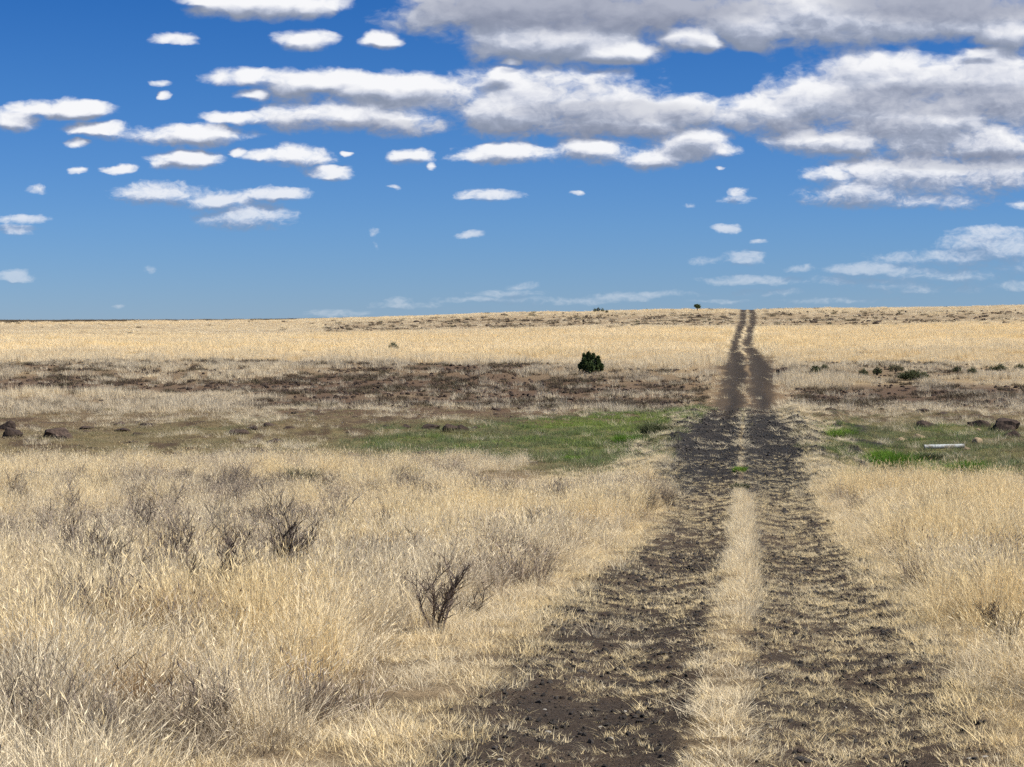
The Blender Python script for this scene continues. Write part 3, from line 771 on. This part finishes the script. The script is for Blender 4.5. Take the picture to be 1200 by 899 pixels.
def shrub(px, row, hpx, label, group=None, meshes=DS, k=None):
    i = len(PLACED) if k is None else k; PLACED.append((px, row))
    me = meshes[i % len(meshes)]
    x, y, z = ground_at(px, row); hid = .20 if (meshes is not BOLD or k == 1) else .1
    x, y, z = ground_at(px, row + hid * F / y); s = (hpx * .82 * y / F + hid) / .66
    o = bpy.data.objects.new('dead_shrub', me); ROOT.objects.link(o)
    o.location = (x, y, z); o.rotation_euler = (U(-.1, .1), U(-.1, .1), U(0, 6.28)); o.scale = (s, s, s)
    if meshes is BOLD: o.data.materials[0] = M_TWIGD
    tag(o, label, 'shrub', group)
shrub(511, 732, 80, 'dark leafless shrub standing alone in short grass beside the track, bare forked twigs', meshes=BOLD, k=0)
shrub(243, 706, 78, 'leafless shrub with thick dark trunk-like stems in the middle of the tall grass', meshes=BOLD, k=1)
shrub(604, 668, 46, 'slender dark weed stalk leaning at the edge of the grass left of the track', meshes=BOLD, k=2)
shrub(132, 812, 70, 'crooked bare dark twig rising low at the left of the brown bunch grass', meshes=BOLD, k=2)
shrub(198, 650, 62, 'thin upright dark stalk weed left of the thick-stemmed leafless shrub', meshes=BOLD, k=2)
shrub(555, 715, 50, 'thin grey stalk weed just right of the lone dark leafless shrub', meshes=BOLD, k=2)
shrub(205, 668, 60, 'dark upright dead weed just behind the thick-stemmed leafless shrub', meshes=BOLD, k=3)
shrub(335, 668, 62, 'dark branching dead shrub in tall grass to the right of the thick-stemmed one', meshes=BOLD, k=1)
shrub(120, 690, 66, 'dark branching dead shrub in tall grass above the big brown bunch', meshes=BOLD, k=0)
G1 = 'bare grey weeds of the tall grass on the left'; L1 = 'bare grey twiggy weed rising out of the tall dry grass left of the track'
for (a, b, h) in [(120, 720, 85), (140, 700, 90), (215, 745, 60), (290, 700, 70), (75, 705, 70), (355, 660, 60), (105, 650, 70), (70, 640, 60), (95, 675, 75), (330, 665, 75), (345, 650, 70), (340, 700, 65), (300, 615, 48), (195, 600, 45), (285, 590, 42),
                  (165, 620, 50), (45, 790, 75), (60, 745, 80), (210, 690, 70), (225, 650, 55), (180, 680, 70), (320, 620, 60), (370, 640, 50), (395, 610, 44), (420, 650, 45), (480, 655, 40),
                  (20, 590, 40), (85, 600, 50), (250, 620, 55), (270, 655, 60), (380, 690, 50), (45, 850, 75), (110, 850, 60), (240, 830, 55), (400, 600, 40), (450, 625, 38), (640, 610, 36), (620, 630, 40)]:
    shrub(a, b, h, L1, G1)
G2 = 'dense grey shrubs at the back of the tall grass'; L2 = 'dense grey twiggy shrub in the row where the tall grass meets the hollow'
for (a, b, h) in [(15, 578, 36), (30, 570, 30), (62, 560, 24), (90, 562, 26), (120, 574, 26), (150, 568, 30), (165, 578, 30), (220, 562, 26), (250, 566, 30), (268, 570, 34), (285, 566, 34), (300, 570, 30), (322, 572, 28),
                  (340, 568, 32), (362, 566, 28), (385, 572, 30), (405, 568, 28), (425, 575, 30), (470, 570, 34), (486, 572, 32), (505, 576, 26), (560, 575, 22), (596, 580, 30), (612, 582, 30), (648, 584, 36), (660, 586, 34),
                  (676, 588, 28), (705, 590, 30), (722, 592, 34), (740, 592, 30), (760, 590, 26), (785, 585, 24)]:
    shrub(a, b, h, L2, G2, SPR)
G3 = 'grey weeds right of the track'; L3 = 'thin grey weed standing in the tall dry grass right of the track'
for (a, b, h) in [(1005, 590, 24), (1085, 600, 30), (1072, 610, 26), (1170, 720, 42), (1185, 745, 40), (1142, 680, 36), (1195, 640, 30), (1110, 590, 24)]:
    shrub(a, b, h, L3, G3, SPR)

def bunch(px, row, wpx, hpx, label, n=260):
    x, y, z = ground_at(px, row); x, y, z = ground_at(px, row + .16 * F / y); m = y / F; hpx = hpx + .16 / m
    me = tuft_mesh('bunch_grass', M_BROWNTUFT, blades(n, .10 * wpx * m, hpx * m * .7, hpx * m * 1.15, .004, .55, .9, 5), blades(n // 2, .1 * wpx * m, hpx * m * .4, hpx * m * .8, .004, .9, .9, 4))
    o = link('bunch_grass', me, loc=(x, y, z)); tag(o, label, 'grass tuft')
bunch(168, 742, 80, 60, 'big brown arching bunch of grass beneath the left twiggy weeds')
bunch(196, 738, 70, 62, 'pale brown arching bunch of grass touching the big brown one')
bunch(160, 815, 55, 50, 'neat rounded golden-brown bunch of grass with fine combed blades')
bunch(45, 775, 55, 45, 'brown bunch of grass low at the left edge of the tall grass')
bunch(340, 720, 50, 40, 'flattened brown bunch of grass right of the thick-stemmed shrub')

# leafy bushes: trunk + crown
def leaf_cloud(lobes, n, size, seed):
    r = np.random.default_rng(seed); V = []; 
    per = max(1, n // len(lobes)); C = []; S = []
    for (cx, cy, cz, rx, ry, rz) in lobes:
        d = r.normal(0, 1, (per, 3)); d /= np.linalg.norm(d, axis=1)[:, None]
        rad = r.random(per) ** (1 / 2.2)
        f = 1 + .22 * np.sin(d[:, 0] * 7 + cx * 9) * np.sin(d[:, 2] * 8 + cy * 5) + r.normal(0, .06, per)
        C.append(np.array([cx, cy, cz]) + d * (rad * f)[:, None] * np.array([rx, ry, rz]))
    C = np.concatenate(C); n = len(C)
    u = r.normal(0, 1, (n, 3)); u[:, 2] += .9; u /= np.linalg.norm(u, axis=1)[:, None]; v = np.cross(u, r.normal(0, 1, (n, 3))); v /= np.linalg.norm(v, axis=1)[:, None]
    s = size * (.6 + .8 * r.random(n))[:, None]
    V = np.stack([C - v * s * .35, C + u * s * .3 - v * s * 0, C + v * s * .35 + u * s * .5, C + u * s], 1)
    V = np.stack([C, C + u * s * .5 + v * s * .35, C + u * s * 1.1, C + u * s * .5 - v * s * .35], 1).reshape(-1, 3)
    Q = np.arange(n)[:, None] * 4 + np.array([[0, 1, 2, 3]])
    return V, Q, np.repeat(r.random(n), 4)
def bush(px, row, wpx, hpx, label, group=None, mat=M_BUSH, name='bush', cat='bush', n=1800, seed=1, upright=False, trunk_h=.25):
    x, y, z = ground_at(px, row)
    if 428 < row < 446 and mat is not M_JUN: x, y, z = ground_at(px, row + 2); hpx += 4; wpx *= 1.1
    m = y / F; W = wpx * m / 2; H = hpx * m
    r = random.Random(seed); lobes = []
    k = 9 if n > 1500 else 5
    for i in range(k):
        t = (i + .5) / k * 2 - 1
        hh = (1 - .45 * t * t) * r.uniform(.75, 1.0)
        lobes.append((t * W * .68, r.uniform(-.5, .5) * W, H * hh * .52, W * r.uniform(.27, .36), W * r.uniform(.3, .45), H * hh * .48))
    if upright:
        lobes = [(-.45*W, 0, .38*H, .42*W, .5*W, .34*H), (0, .1*W, .42*H, .5*W, .6*W, .40*H), (.5*W, 0, .34*H, .4*W, .5*W, .30*H), (-.15*W, 0, .74*H, .28*W, .3*W, .27*H), (-.5*W, -.2*W, .62*H, .24*W, .3*W, .24*H),
                 (.22*W, .1*W, .62*H, .3*W, .3*W, .28*H), (.6*W, -.1*W, .52*H, .24*W, .3*W, .26*H), (-.78*W, .1*W, .36*H, .2*W, .3*W, .2*H), (.85*W, .1*W, .3*H, .18*W, .25*W, .22*H), (0, -.5*W, .3*H, .5*W, .3*W, .28*H)]
        lobes = [(a_ * 1.12, b_, c_, d_ * .78, e_ * .8, f_ * .86) for a_, b_, c_, d_, e_, f_ in lobes] + [(-.18*W, 0, .93*H, .10*W, .12*W, .14*H), (.25*W, 0, .86*H, .09*W, .12*W, .14*H), (.66*W, 0, .72*H, .09*W, .1*W, .14*H), (-.55*W, 0, .84*H, .10*W, .1*W, .13*H)]
    root = bpy.data.objects.new(name, None); ROOT.objects.link(root); root.location = (x, y, z)
    V, Q, b = leaf_cloud(lobes, n, max(.055, .085 * H), seed)
    V[:, 2] = np.maximum(V[:, 2], -.03)
    link('crown', mesh_np(name + '_crown', V, [Q], mat, {'b': b}), root)
    paths = []
    for i in range(6):
        a = r.random() * 6.28; p = np.array([0, 0, -.08]); d = np.array([math.cos(a) * .7 * r.random(), math.sin(a) * .5 * r.random(), 1.])
        paths.append(([p, p + d * H * .3, p + d * H * .55 + np.array([.05, 0, 0]), p + d * H * .75], [.035 * H, .028 * H, .02 * H, .008 * H]))
    V, Q = tube_set(paths, 6)
    link('trunk', mesh_np(name + '_trunk', V, [Q], M_TWIG, {'b': np.full(len(V), .4)}), root)
    tag(root, label, cat, group); return root
bush(692, 438, 27, 23, 'dense dark green juniper bush alone on the golden slope', mat=M_JUN, name='juniper_bush', n=9000, seed=4, upright=True)
bush(461, 413, 16, 13, 'small dark flat-topped bush alone in the bright golden grass left of the juniper', mat=M_JUN, n=900, seed=5)
bush(1071, 444, 38, 11, 'wide low dark green bush, largest of the row right of the track', n=3500, seed=6)
bush(956, 437, 15, 9, 'small dark green bush nearest the track in the row on the right', n=1500, seed=7)
bush(1012, 439, 12, 7, 'dark brown-green bush left of the wide low bush', n=900, seed=8)
bush(1028, 438, 12, 8, 'round dark bush touching the left side of the wide low bush row', n=900, seed=9)
bush(1050, 434, 20, 6, 'flat dark bush just behind the wide low bush', n=1200, seed=10)
bush(1122, 435, 12, 5, 'small low green bush second to the right of the wide low bush', n=900, seed=11)
bush(1140, 438, 13, 8, 'dark scrubby bush with ragged top between two low green ones', n=900, seed=12)
bush(1171, 434, 24, 7, 'long low green bush left of the one at the right edge', n=1400, seed=13)
bush(1195, 433, 14, 7, 'low dark green bush at the right edge of the row', n=900, seed=14)
bush(966, 433, 10, 5, 'thin low bush behind the small one nearest the track', n=700, seed=15)
def tree(px, row, hpx):
    x, y, z = ground_at(px, row); m = y / F; H = hpx * m
    root = bpy.data.objects.new('small_tree', None); ROOT.objects.link(root); root.location = (x, y, z)
    V, Q, b = leaf_cloud([(0, 0, H * .68, H * .38, H * .38, H * .32), (.2 * H, 0, H * .6, H * .25, H * .25, H * .22), (-.2 * H, .1 * H, H * .74, H * .22, H * .22, H * .2)], 1500, H * .1, 31)
    link('crown', mesh_np('tree_crown', V, [Q], M_JUN, {'b': b}), root)
    V, Q = tube_set([([(0, 0, -.1), (.02, 0, H * .25), (-.03, 0, H * .5), (0, 0, H * .7)], [.06 * H, .05 * H, .035 * H, .01])] + [([(0, 0, H * .3), (sx * H * .15, 0, H * .5), (sx * H * .25, .05, H * .65)], [.03 * H, .02 * H, .008]) for sx in (-1, 1)], 8)
    link('trunk', mesh_np('tree_trunk', V, [Q], M_TWIG, {'b': np.full(len(V), .4)}), root)
    tag(root, 'tiny lone dark tree standing on the skyline left of the track', 'tree')
tree(817, 365, 8.5)
for i, (a, b, w, h) in enumerate([(697, 366, 5, 6), (701, 366, 5, 7), (706, 366, 6, 6), (711, 367, 5, 5)]):
    bush(a, b, w, h, 'little dark bush in the tight clump on the skyline above the juniper', 'clump of bushes on the skyline', M_JUN, n=350, seed=40 + i)
bush(625, 368, 8, 4, 'small dark bush on the skyline left of the skyline clump', mat=M_JUN, n=400, seed=46)
bush(758, 362, 4, 2.5, 'tiny dark bush on the skyline right of the skyline clump', mat=M_JUN, n=250, seed=47)
for i in range(26):
    a = U(420, 1195); b = U(368, 384)
    if 850 < a < 905: continue
    bush(a, b, U(5, 12), U(2.2, 4), 'small grey-green bush dotted over the stony crest', 'bushes dotted over the stony crest', n=260, seed=60 + i)
# fresh green clumps in the hollow
def leafy(px, row, wpx, hpx, label, n, seed, mat=M_LIME):
    x, y, z = ground_at(px, row); m = y / F
    r = np.random.default_rng(seed); parts = []
    W = wpx * m / 2; H = hpx * m
    for _ in range(max(3, int(n / 60))):
        v, q, t, b = blades(60, .14 * W + .05, H * .5, H * 1.1, .013, .5, .6, 3, r=r)
        v = v + np.array([r.uniform(-.75, .75) * W, r.uniform(-.75, .75) * W, 0]); parts.append((v, q, t, b))
    o = link('green_weed', tuft_mesh('green_weed', mat, *parts), loc=(x, y, z)); tag(o, label, 'weed')
leafy(1050, 553, 46, 26, 'bright green weed clump at the back of the tall grass, widest of the green ones', 1800, 1)
leafy(1034, 540, 30, 15, 'bright green weed clump just behind the widest one', 900, 2)
leafy(1135, 556, 40, 20, 'yellow-green weed clump at the grass edge below the white pipe', 1100, 3)
leafy(1085, 577, 24, 18, 'dark green weed rising from the tall grass right of the widest bright clump', 700, 4, M_BUSH)
leafy(672, 541, 34, 9, 'bright yellow-green weed patch in the green grass left of the black roadbed', 900, 5)
leafy(985, 512, 36, 12, 'low green weed clump at the right foot of the black roadbed', 700, 15)
leafy(1090, 540, 26, 12, 'small green weed clump between the white pipe and the widest bright clump', 600, 16, M_BUSH)
leafy(770, 508, 44, 16, 'tall rough green weed clump on the left shoulder of the black roadbed', 1100, 17, M_BUSH)
leafy(735, 520, 34, 13, 'bright rough weed clump where the green grass meets the left shoulder of the roadbed', 900, 18)
leafy(868, 553, 14, 8, 'small green weed growing between the ruts on the black roadbed', 400, 6)
leafy(870, 572, 26, 7, 'low green weed patch between the ruts where the grass strip starts', 500, 7, M_BUSH)
leafy(350, 575, 22, 32, 'green bushy weed at the back edge of the tall grass', 700, 8, M_BUSH)
leafy(482, 566, 34, 20, 'grey-green bushy weed at the back of the tall grass left of its brightest patch', 900, 9, M_BUSH)
leafy(60, 760, 60, 30, 'dull green weed low in the tall grass near the left edge', 500, 10, M_BUSH)
leafy(305, 785, 40, 18, 'dull green weed low in the tall grass near its middle', 350, 11, M_BUSH)
leafy(520, 640, 20, 18, 'dull green leafy weed in pale grass above the lone leafless shrub', 250, 12, M_BUSH)
leafy(1175, 715, 36, 20, 'dull green leafy weed in the tall grass at the right edge', 350, 13, M_BUSH)
leafy(712, 585, 26, 18, 'dull green weed among the grey shrubs nearest the track', 500, 14, M_BUSH)

# ------------------------------------------------------------------ sun and sky
SUN_EL, SUN_AZ = 47.0, 100.0      # azimuth clockwise from +Y (north): to the right and a little behind
el, az = math.radians(SUN_EL), math.radians(SUN_AZ)
sd = Vector((math.sin(az) * math.cos(el), math.cos(az) * math.cos(el), math.sin(el)))
ld = bpy.data.lights.new('sun', 'SUN'); ld.energy = 5.0; ld.angle = math.radians(.5); ld.color = (1, .95, .86)
lo = bpy.data.objects.new('sun', ld); ROOT.objects.link(lo); lo.rotation_euler = sd.to_track_quat('Z', 'Y').to_euler(); lo.location = (40, -20, 60)

w = bpy.data.worlds.new('World'); SC.world = w; w.use_nodes = True
nt = w.node_tree; nt.nodes.clear(); N = NT(nt)
out = N.n('ShaderNodeOutputWorld')
sky = N.n('ShaderNodeTexSky', sky_type='NISHITA'); sky.sun_disc = False
sky.sun_elevation = el; sky.sun_rotation = az
sky.altitude = 1900; sky.air_density = 1.0; sky.dust_density = .25; sky.ozone_density = 2.5
SKY = .073
elev = N.n('ShaderNodeTexCoord'); ez = N.n('ShaderNodeSeparateXYZ'); N.l(elev.outputs['Generated'], ez.inputs[0])
air = N.ramp(N.math('MULTIPLY', ez.outputs['Z'], 4.0), [(0, (.40, .57, .95)), (.2, (.33, .56, .96)), (.45, (.22, .50, .92)), (.66, (.13, .43, .88)), (.95, (.85, .92, .95))])
base = N.mix(1, sky.outputs[0], air, 'MULTIPLY')
bg0 = N.n('ShaderNodeBackground'); N.l(base, bg0.inputs[0]); bg0.inputs[1].default_value = SKY
tc = N.n('ShaderNodeTexCoord'); sx = N.n('ShaderNodeSeparateXYZ'); N.l(tc.outputs['Generated'], sx.inputs[0])
dy = N.math('MAXIMUM', sx.outputs['Y'], .05)
pu = N.math('MULTIPLY_ADD', N.math('DIVIDE', sx.outputs['X'], dy), F, 600.0)
pv = N.math('MULTIPLY_ADD', N.math('DIVIDE', sx.outputs['Z'], dy), -F, HR)
cmb = N.n('ShaderNodeCombineXYZ'); N.l(pu, cmb.inputs[0]); N.l(pv, cmb.inputs[1]); P = cmb.outputs[0]
BL = [(640, 118, 180, 44, .10), (430, 120, 120, 30, .35), (1080, 128, 190, 66, .0), (640, 16, 190, 44, .0), (990, 20, 230, 38, .0), (1100, 212, 140, 32, .1), (800, 170, 70, 22, .3), (1110, 318, 150, 30, .65), (310, 8, 100, 18, 0), (235, 2, 30, 10, .1), (205, 47, 34, 8, .3), (352, 49, 48, 13, .1), (448, 48, 30, 11, .05), (188, 99, 18, 5, .35), (194, 113, 10, 6, .4),
      (590, 12, 150, 34, 0), (640, 45, 130, 30, 0), (720, 62, 60, 16, 0), (810, 45, 50, 18, 0), (740, 15, 120, 30, 0), (880, 30, 60, 28, 0), (960, 22, 110, 32, 0), (1100, 18, 150, 38, 0), (1180, 40, 60, 22, 0), (1150, 62, 40, 8, .2), (830, 48, 20, 12, 0),
      (300, 93, 60, 13, .05), (370, 98, 85, 18, 0), (295, 112, 26, 9, .1), (450, 105, 90, 20, 0), (400, 138, 110, 22, 0), (290, 140, 60, 10, .2), (470, 145, 60, 18, 0), (540, 110, 50, 22, .15), (590, 130, 75, 32, 0), (680, 122, 110, 38, 0), (740, 140, 90, 28, 0), (800, 128, 60, 22, .05), (590, 92, 30, 14, .1), (600, 75, 20, 6, .35),
      (600, 181, 70, 14, 0), (560, 185, 40, 8, .1), (700, 176, 60, 18, 0), (760, 185, 50, 17, .05), (820, 165, 45, 20, .1), (850, 175, 30, 10, .2),
      (900, 135, 70, 28, 0), (960, 120, 80, 38, 0), (1060, 95, 120, 40, 0), (1080, 140, 150, 42, 0), (1170, 110, 90, 60, 0), (980, 165, 110, 20, 0), (1160, 165, 80, 30, 0),
      (1070, 205, 110, 26, 0), (1010, 225, 80, 19, 0), (970, 205, 40, 12, .15), (1160, 205, 80, 28, 0), (1090, 235, 90, 12, .15), (1195, 240, 20, 8, .1),
      (70, 130, 75, 13, .05), (22, 142, 34, 14, .05), (110, 127, 28, 9, .1), (120, 152, 55, 9, .15), (210, 158, 95, 14, .0), (92, 168, 15, 6, .1), (222, 187, 48, 11, .05), (190, 194, 22, 6, .3), (93, 199, 13, 6, .0), (135, 199, 26, 6, .05),
      (350, 185, 44, 15, 0), (305, 183, 26, 9, .1), (385, 203, 34, 8, .1), (280, 180, 13, 6, .15), (480, 184, 28, 11, .1), (505, 196, 8, 6, .3), (408, 182, 9, 4, .3),
      (195, 228, 62, 15, 0), (250, 236, 58, 12, 0), (290, 256, 60, 18, .0), (318, 227, 42, 10, .1), (25, 256, 34, 6, .05), (22, 268, 26, 7, .05), (18, 325, 28, 8, .2), (42, 222, 18, 6, .5), (180, 316, 13, 6, .55),
      (572, 229, 42, 8, 0), (552, 275, 17, 5, .05), (438, 272, 11, 8, .45), (440, 286, 7, 9, .55), (462, 219, 10, 4, .4), (675, 228, 11, 4, .35), (805, 240, 14, 4, .45), (840, 197, 9, 4, .4),
      (863, 234, 30, 9, .15), (866, 225, 14, 6, .0), (854, 268, 17, 6, .0), (888, 282, 13, 4, .35), (869, 303, 26, 10, .0), (830, 306, 30, 7, .3), (872, 328, 70, 7, .1), (935, 314, 22, 5, .4), (138, 359, 9, 3, .4),
      (600, 344, 55, 7, .35), (610, 336, 30, 6, .4), (480, 358, 55, 7, .25), (400, 366, 55, 6, .3), (560, 352, 60, 5, .4), (725, 348, 42, 6, .3), (690, 353, 40, 5, .45), (850, 352, 60, 5, .5), (470, 352, 22, 6, .3),
      (1010, 314, 30, 8, .2), (640, 352, 120, 6, .45), (780, 344, 70, 5, .5), (900, 343, 60, 6, .45), (1010, 330, 90, 9, .4), (1110, 322, 110, 12, .35), (1190, 335, 50, 10, .4), (960, 352, 140, 5, .5), (1050, 318, 60, 9, .35), (1180, 293, 50, 15, .0), (1150, 285, 70, 14, .1), (1020, 316, 50, 9, .0), (1120, 300, 80, 12, .1), (1120, 306, 90, 14, .35), (1190, 310, 40, 14, .15), (1070, 338, 130, 11, .5), (1160, 272, 60, 8, .4), (1060, 300, 40, 6, .35)]
fine = N.smooth(pv, 60, 300, .07, .40)
def cloud_density(Pv):
    q = None
    for cx, cy, rx, ry, wk in BL:
        rx *= 1.0; ry *= 1.05
        v = N.vmath('MULTIPLY_ADD', Pv, (1 / rx, 1 / ry, 0), (-cx / rx, -cy / ry, math.sqrt(max(wk, 1e-4))))
        d = N.vmath('DOT_PRODUCT', v, v)
        q = d if q is None else N.math('SMOOTH_MIN', q, d, .35)
    sc = N.vmath('MULTIPLY', Pv, (1 / 70, 1 / 42, 0))
    n1 = N.noise(sc, 1.0, 7, .52, .1)
    b = N.math('SUBTRACT', 1.0, N.math('MINIMUM', q, 2.2))
    n3 = N.noise(N.vmath('MULTIPLY', Pv, (1 / 22, 1 / 15, 0)), 1.0, 4, .5)
    n4 = N.noise(N.vmath('MULTIPLY', Pv, (1 / 8, 1 / 4.5, 0)), 1.0, 3, .6)
    n1 = N.math('ADD', N.math('MULTIPLY', n1, .72), N.math('MULTIPLY', n3, .28))
    n1 = N.math('ADD', n1, N.math('MULTIPLY', N.math('SUBTRACT', n4, .5), fine))
    return N.math('ADD', N.math('MULTIPLY', b, .66), N.math('MULTIPLY', N.math('SUBTRACT', n1, .46), 2.15)), b
warp = N.n('ShaderNodeTexNoise'); warp.inputs['Scale'].default_value = 1; warp.inputs['Detail'].default_value = 3
N.l(N.vmath('MULTIPLY', P, (1 / 34, 1 / 17, 0)), warp.inputs['Vector'])
Pw = N.vmath('ADD', P, N.vmath('MULTIPLY', N.vmath('SUBTRACT', warp.outputs['Color'], (.5, .5, .5)), (26, 13, 0)))
D, n1 = cloud_density(Pw)
D2, n2 = cloud_density(N.vmath('ADD', Pw, (5.0, -12.0, 0)))
alpha = N.smooth(N.math('MULTIPLY', D, N.smooth(pv, 90, 300, 1.0, .60)), -.02, .54, 0, 1)
rel = N.math('ADD', N.math('SUBTRACT', D, D2), N.math('MULTIPLY', N.math('SUBTRACT', n1, n2), .95))            # >0: thins out towards the sun side, so bright
lit = N.smooth(rel, -.80, .75)
thick = N.smooth(D, .25, 1.0)
# big dark-bellied cloud bases, seen from underneath
def belly(cx, cy, rx, ry):
    v = N.vmath('MULTIPLY_ADD', Pw, (1 / rx, 1 / ry, 0), (-cx / rx, -cy / ry, 0)); return N.smooth(N.vmath('DOT_PRODUCT', v, v), .3, 1.3, 1, 0)
bel = N.math('MAXIMUM', belly(690, 4, 240, 40), belly(1110, 0, 160, 32))
bel = N.math('MAXIMUM', bel, N.math('MULTIPLY', belly(430, 150, 130, 9), .5))
bel = N.math('MAXIMUM', bel, N.math('MULTIPLY', belly(980, 150, 120, 14), .5))
bel = N.math('MAXIMUM', bel, N.math('MULTIPLY', belly(1110, 118, 150, 22), .6))
bel = N.math('MAXIMUM', bel, N.math('MULTIPLY', belly(720, 132, 130, 14), .5))
bel = N.math('MAXIMUM', bel, N.math('MULTIPLY', belly(690, 155, 120, 12), .55))
bel = N.math('MAXIMUM', bel, N.math('MULTIPLY', belly(1150, 190, 150, 12), .6))
col = N.ramp(lit, [(0, (.19, .22, .29)), (.28, (.27, .30, .38)), (.48, (.37, .40, .48)), (.66, (.49, .51, .575)), (.84, (.60, .61, .65)), (1, (.72, .72, .73))])
col = N.mix(N.math('MULTIPLY', bel, .92), col, N.mix(lit, (.165, .185, .25, 1), (.30, .32, .39, 1)))
base2 = N.n('ShaderNodeVectorMath', operation='SCALE'); N.l(base, base2.inputs[0]); base2.inputs['Scale'].default_value = SKY
hazef = N.smooth(pv, 150, 385, 0, .42)
col = N.mix(hazef, col, base2.outputs[0])
fin = N.mix(N.math('MULTIPLY', alpha, N.smooth(pv, 180, 375, .97, .5)), base2.outputs[0], col)
bg1 = N.n('ShaderNodeBackground'); N.l(fin, bg1.inputs[0]); bg1.inputs[1].default_value = 1.0
inside = N.math('MULTIPLY', N.math('GREATER_THAN', sx.outputs['Y'], .9), N.math('MULTIPLY', N.math('GREATER_THAN', sx.outputs['Z'], -.01), N.math('LESS_THAN', sx.outputs['Z'], .2)))
mx = N.n('ShaderNodeMixShader'); N.l(inside, mx.inputs[0]); N.l(bg0.outputs[0], mx.inputs[1]); N.l(bg1.outputs[0], mx.inputs[2])
N.l(mx.outputs[0], out.inputs[0])
w.cycles.sampling_method = 'NONE'

# ------------------------------------------------------------------ camera, output
cd = bpy.data.cameras.new('camera'); cam = bpy.data.objects.new('camera', cd); ROOT.objects.link(cam)
cd.sensor_width = 36; cd.lens = 36 * F / 1200; cd.clip_start = .1; cd.clip_end = 20000
cam.location = (0, 0, EYE); cam.rotation_euler = (math.radians(90) - math.atan((449.5 - HR) / F), 0, 0)
SC.camera = cam
SC.view_settings.view_transform = 'Standard'; SC.view_settings.look = 'None'; SC.view_settings.exposure = 0.42; SC.view_settings.gamma = 1
SC.view_settings.use_curve_mapping = False
SC.render.engine = 'CYCLES'
c = SC.cycles
c.max_bounces = 4; c.diffuse_bounces = 3; c.glossy_bounces = 1; c.transmission_bounces = 3; c.transparent_max_bounces = 4
c.caustics_reflective = False; c.caustics_refractive = False; c.use_denoising = False
c.use_adaptive_sampling = True; c.adaptive_threshold = .02
c.pixel_filter_type = 'BLACKMAN_HARRIS'; c.filter_width = 1.5
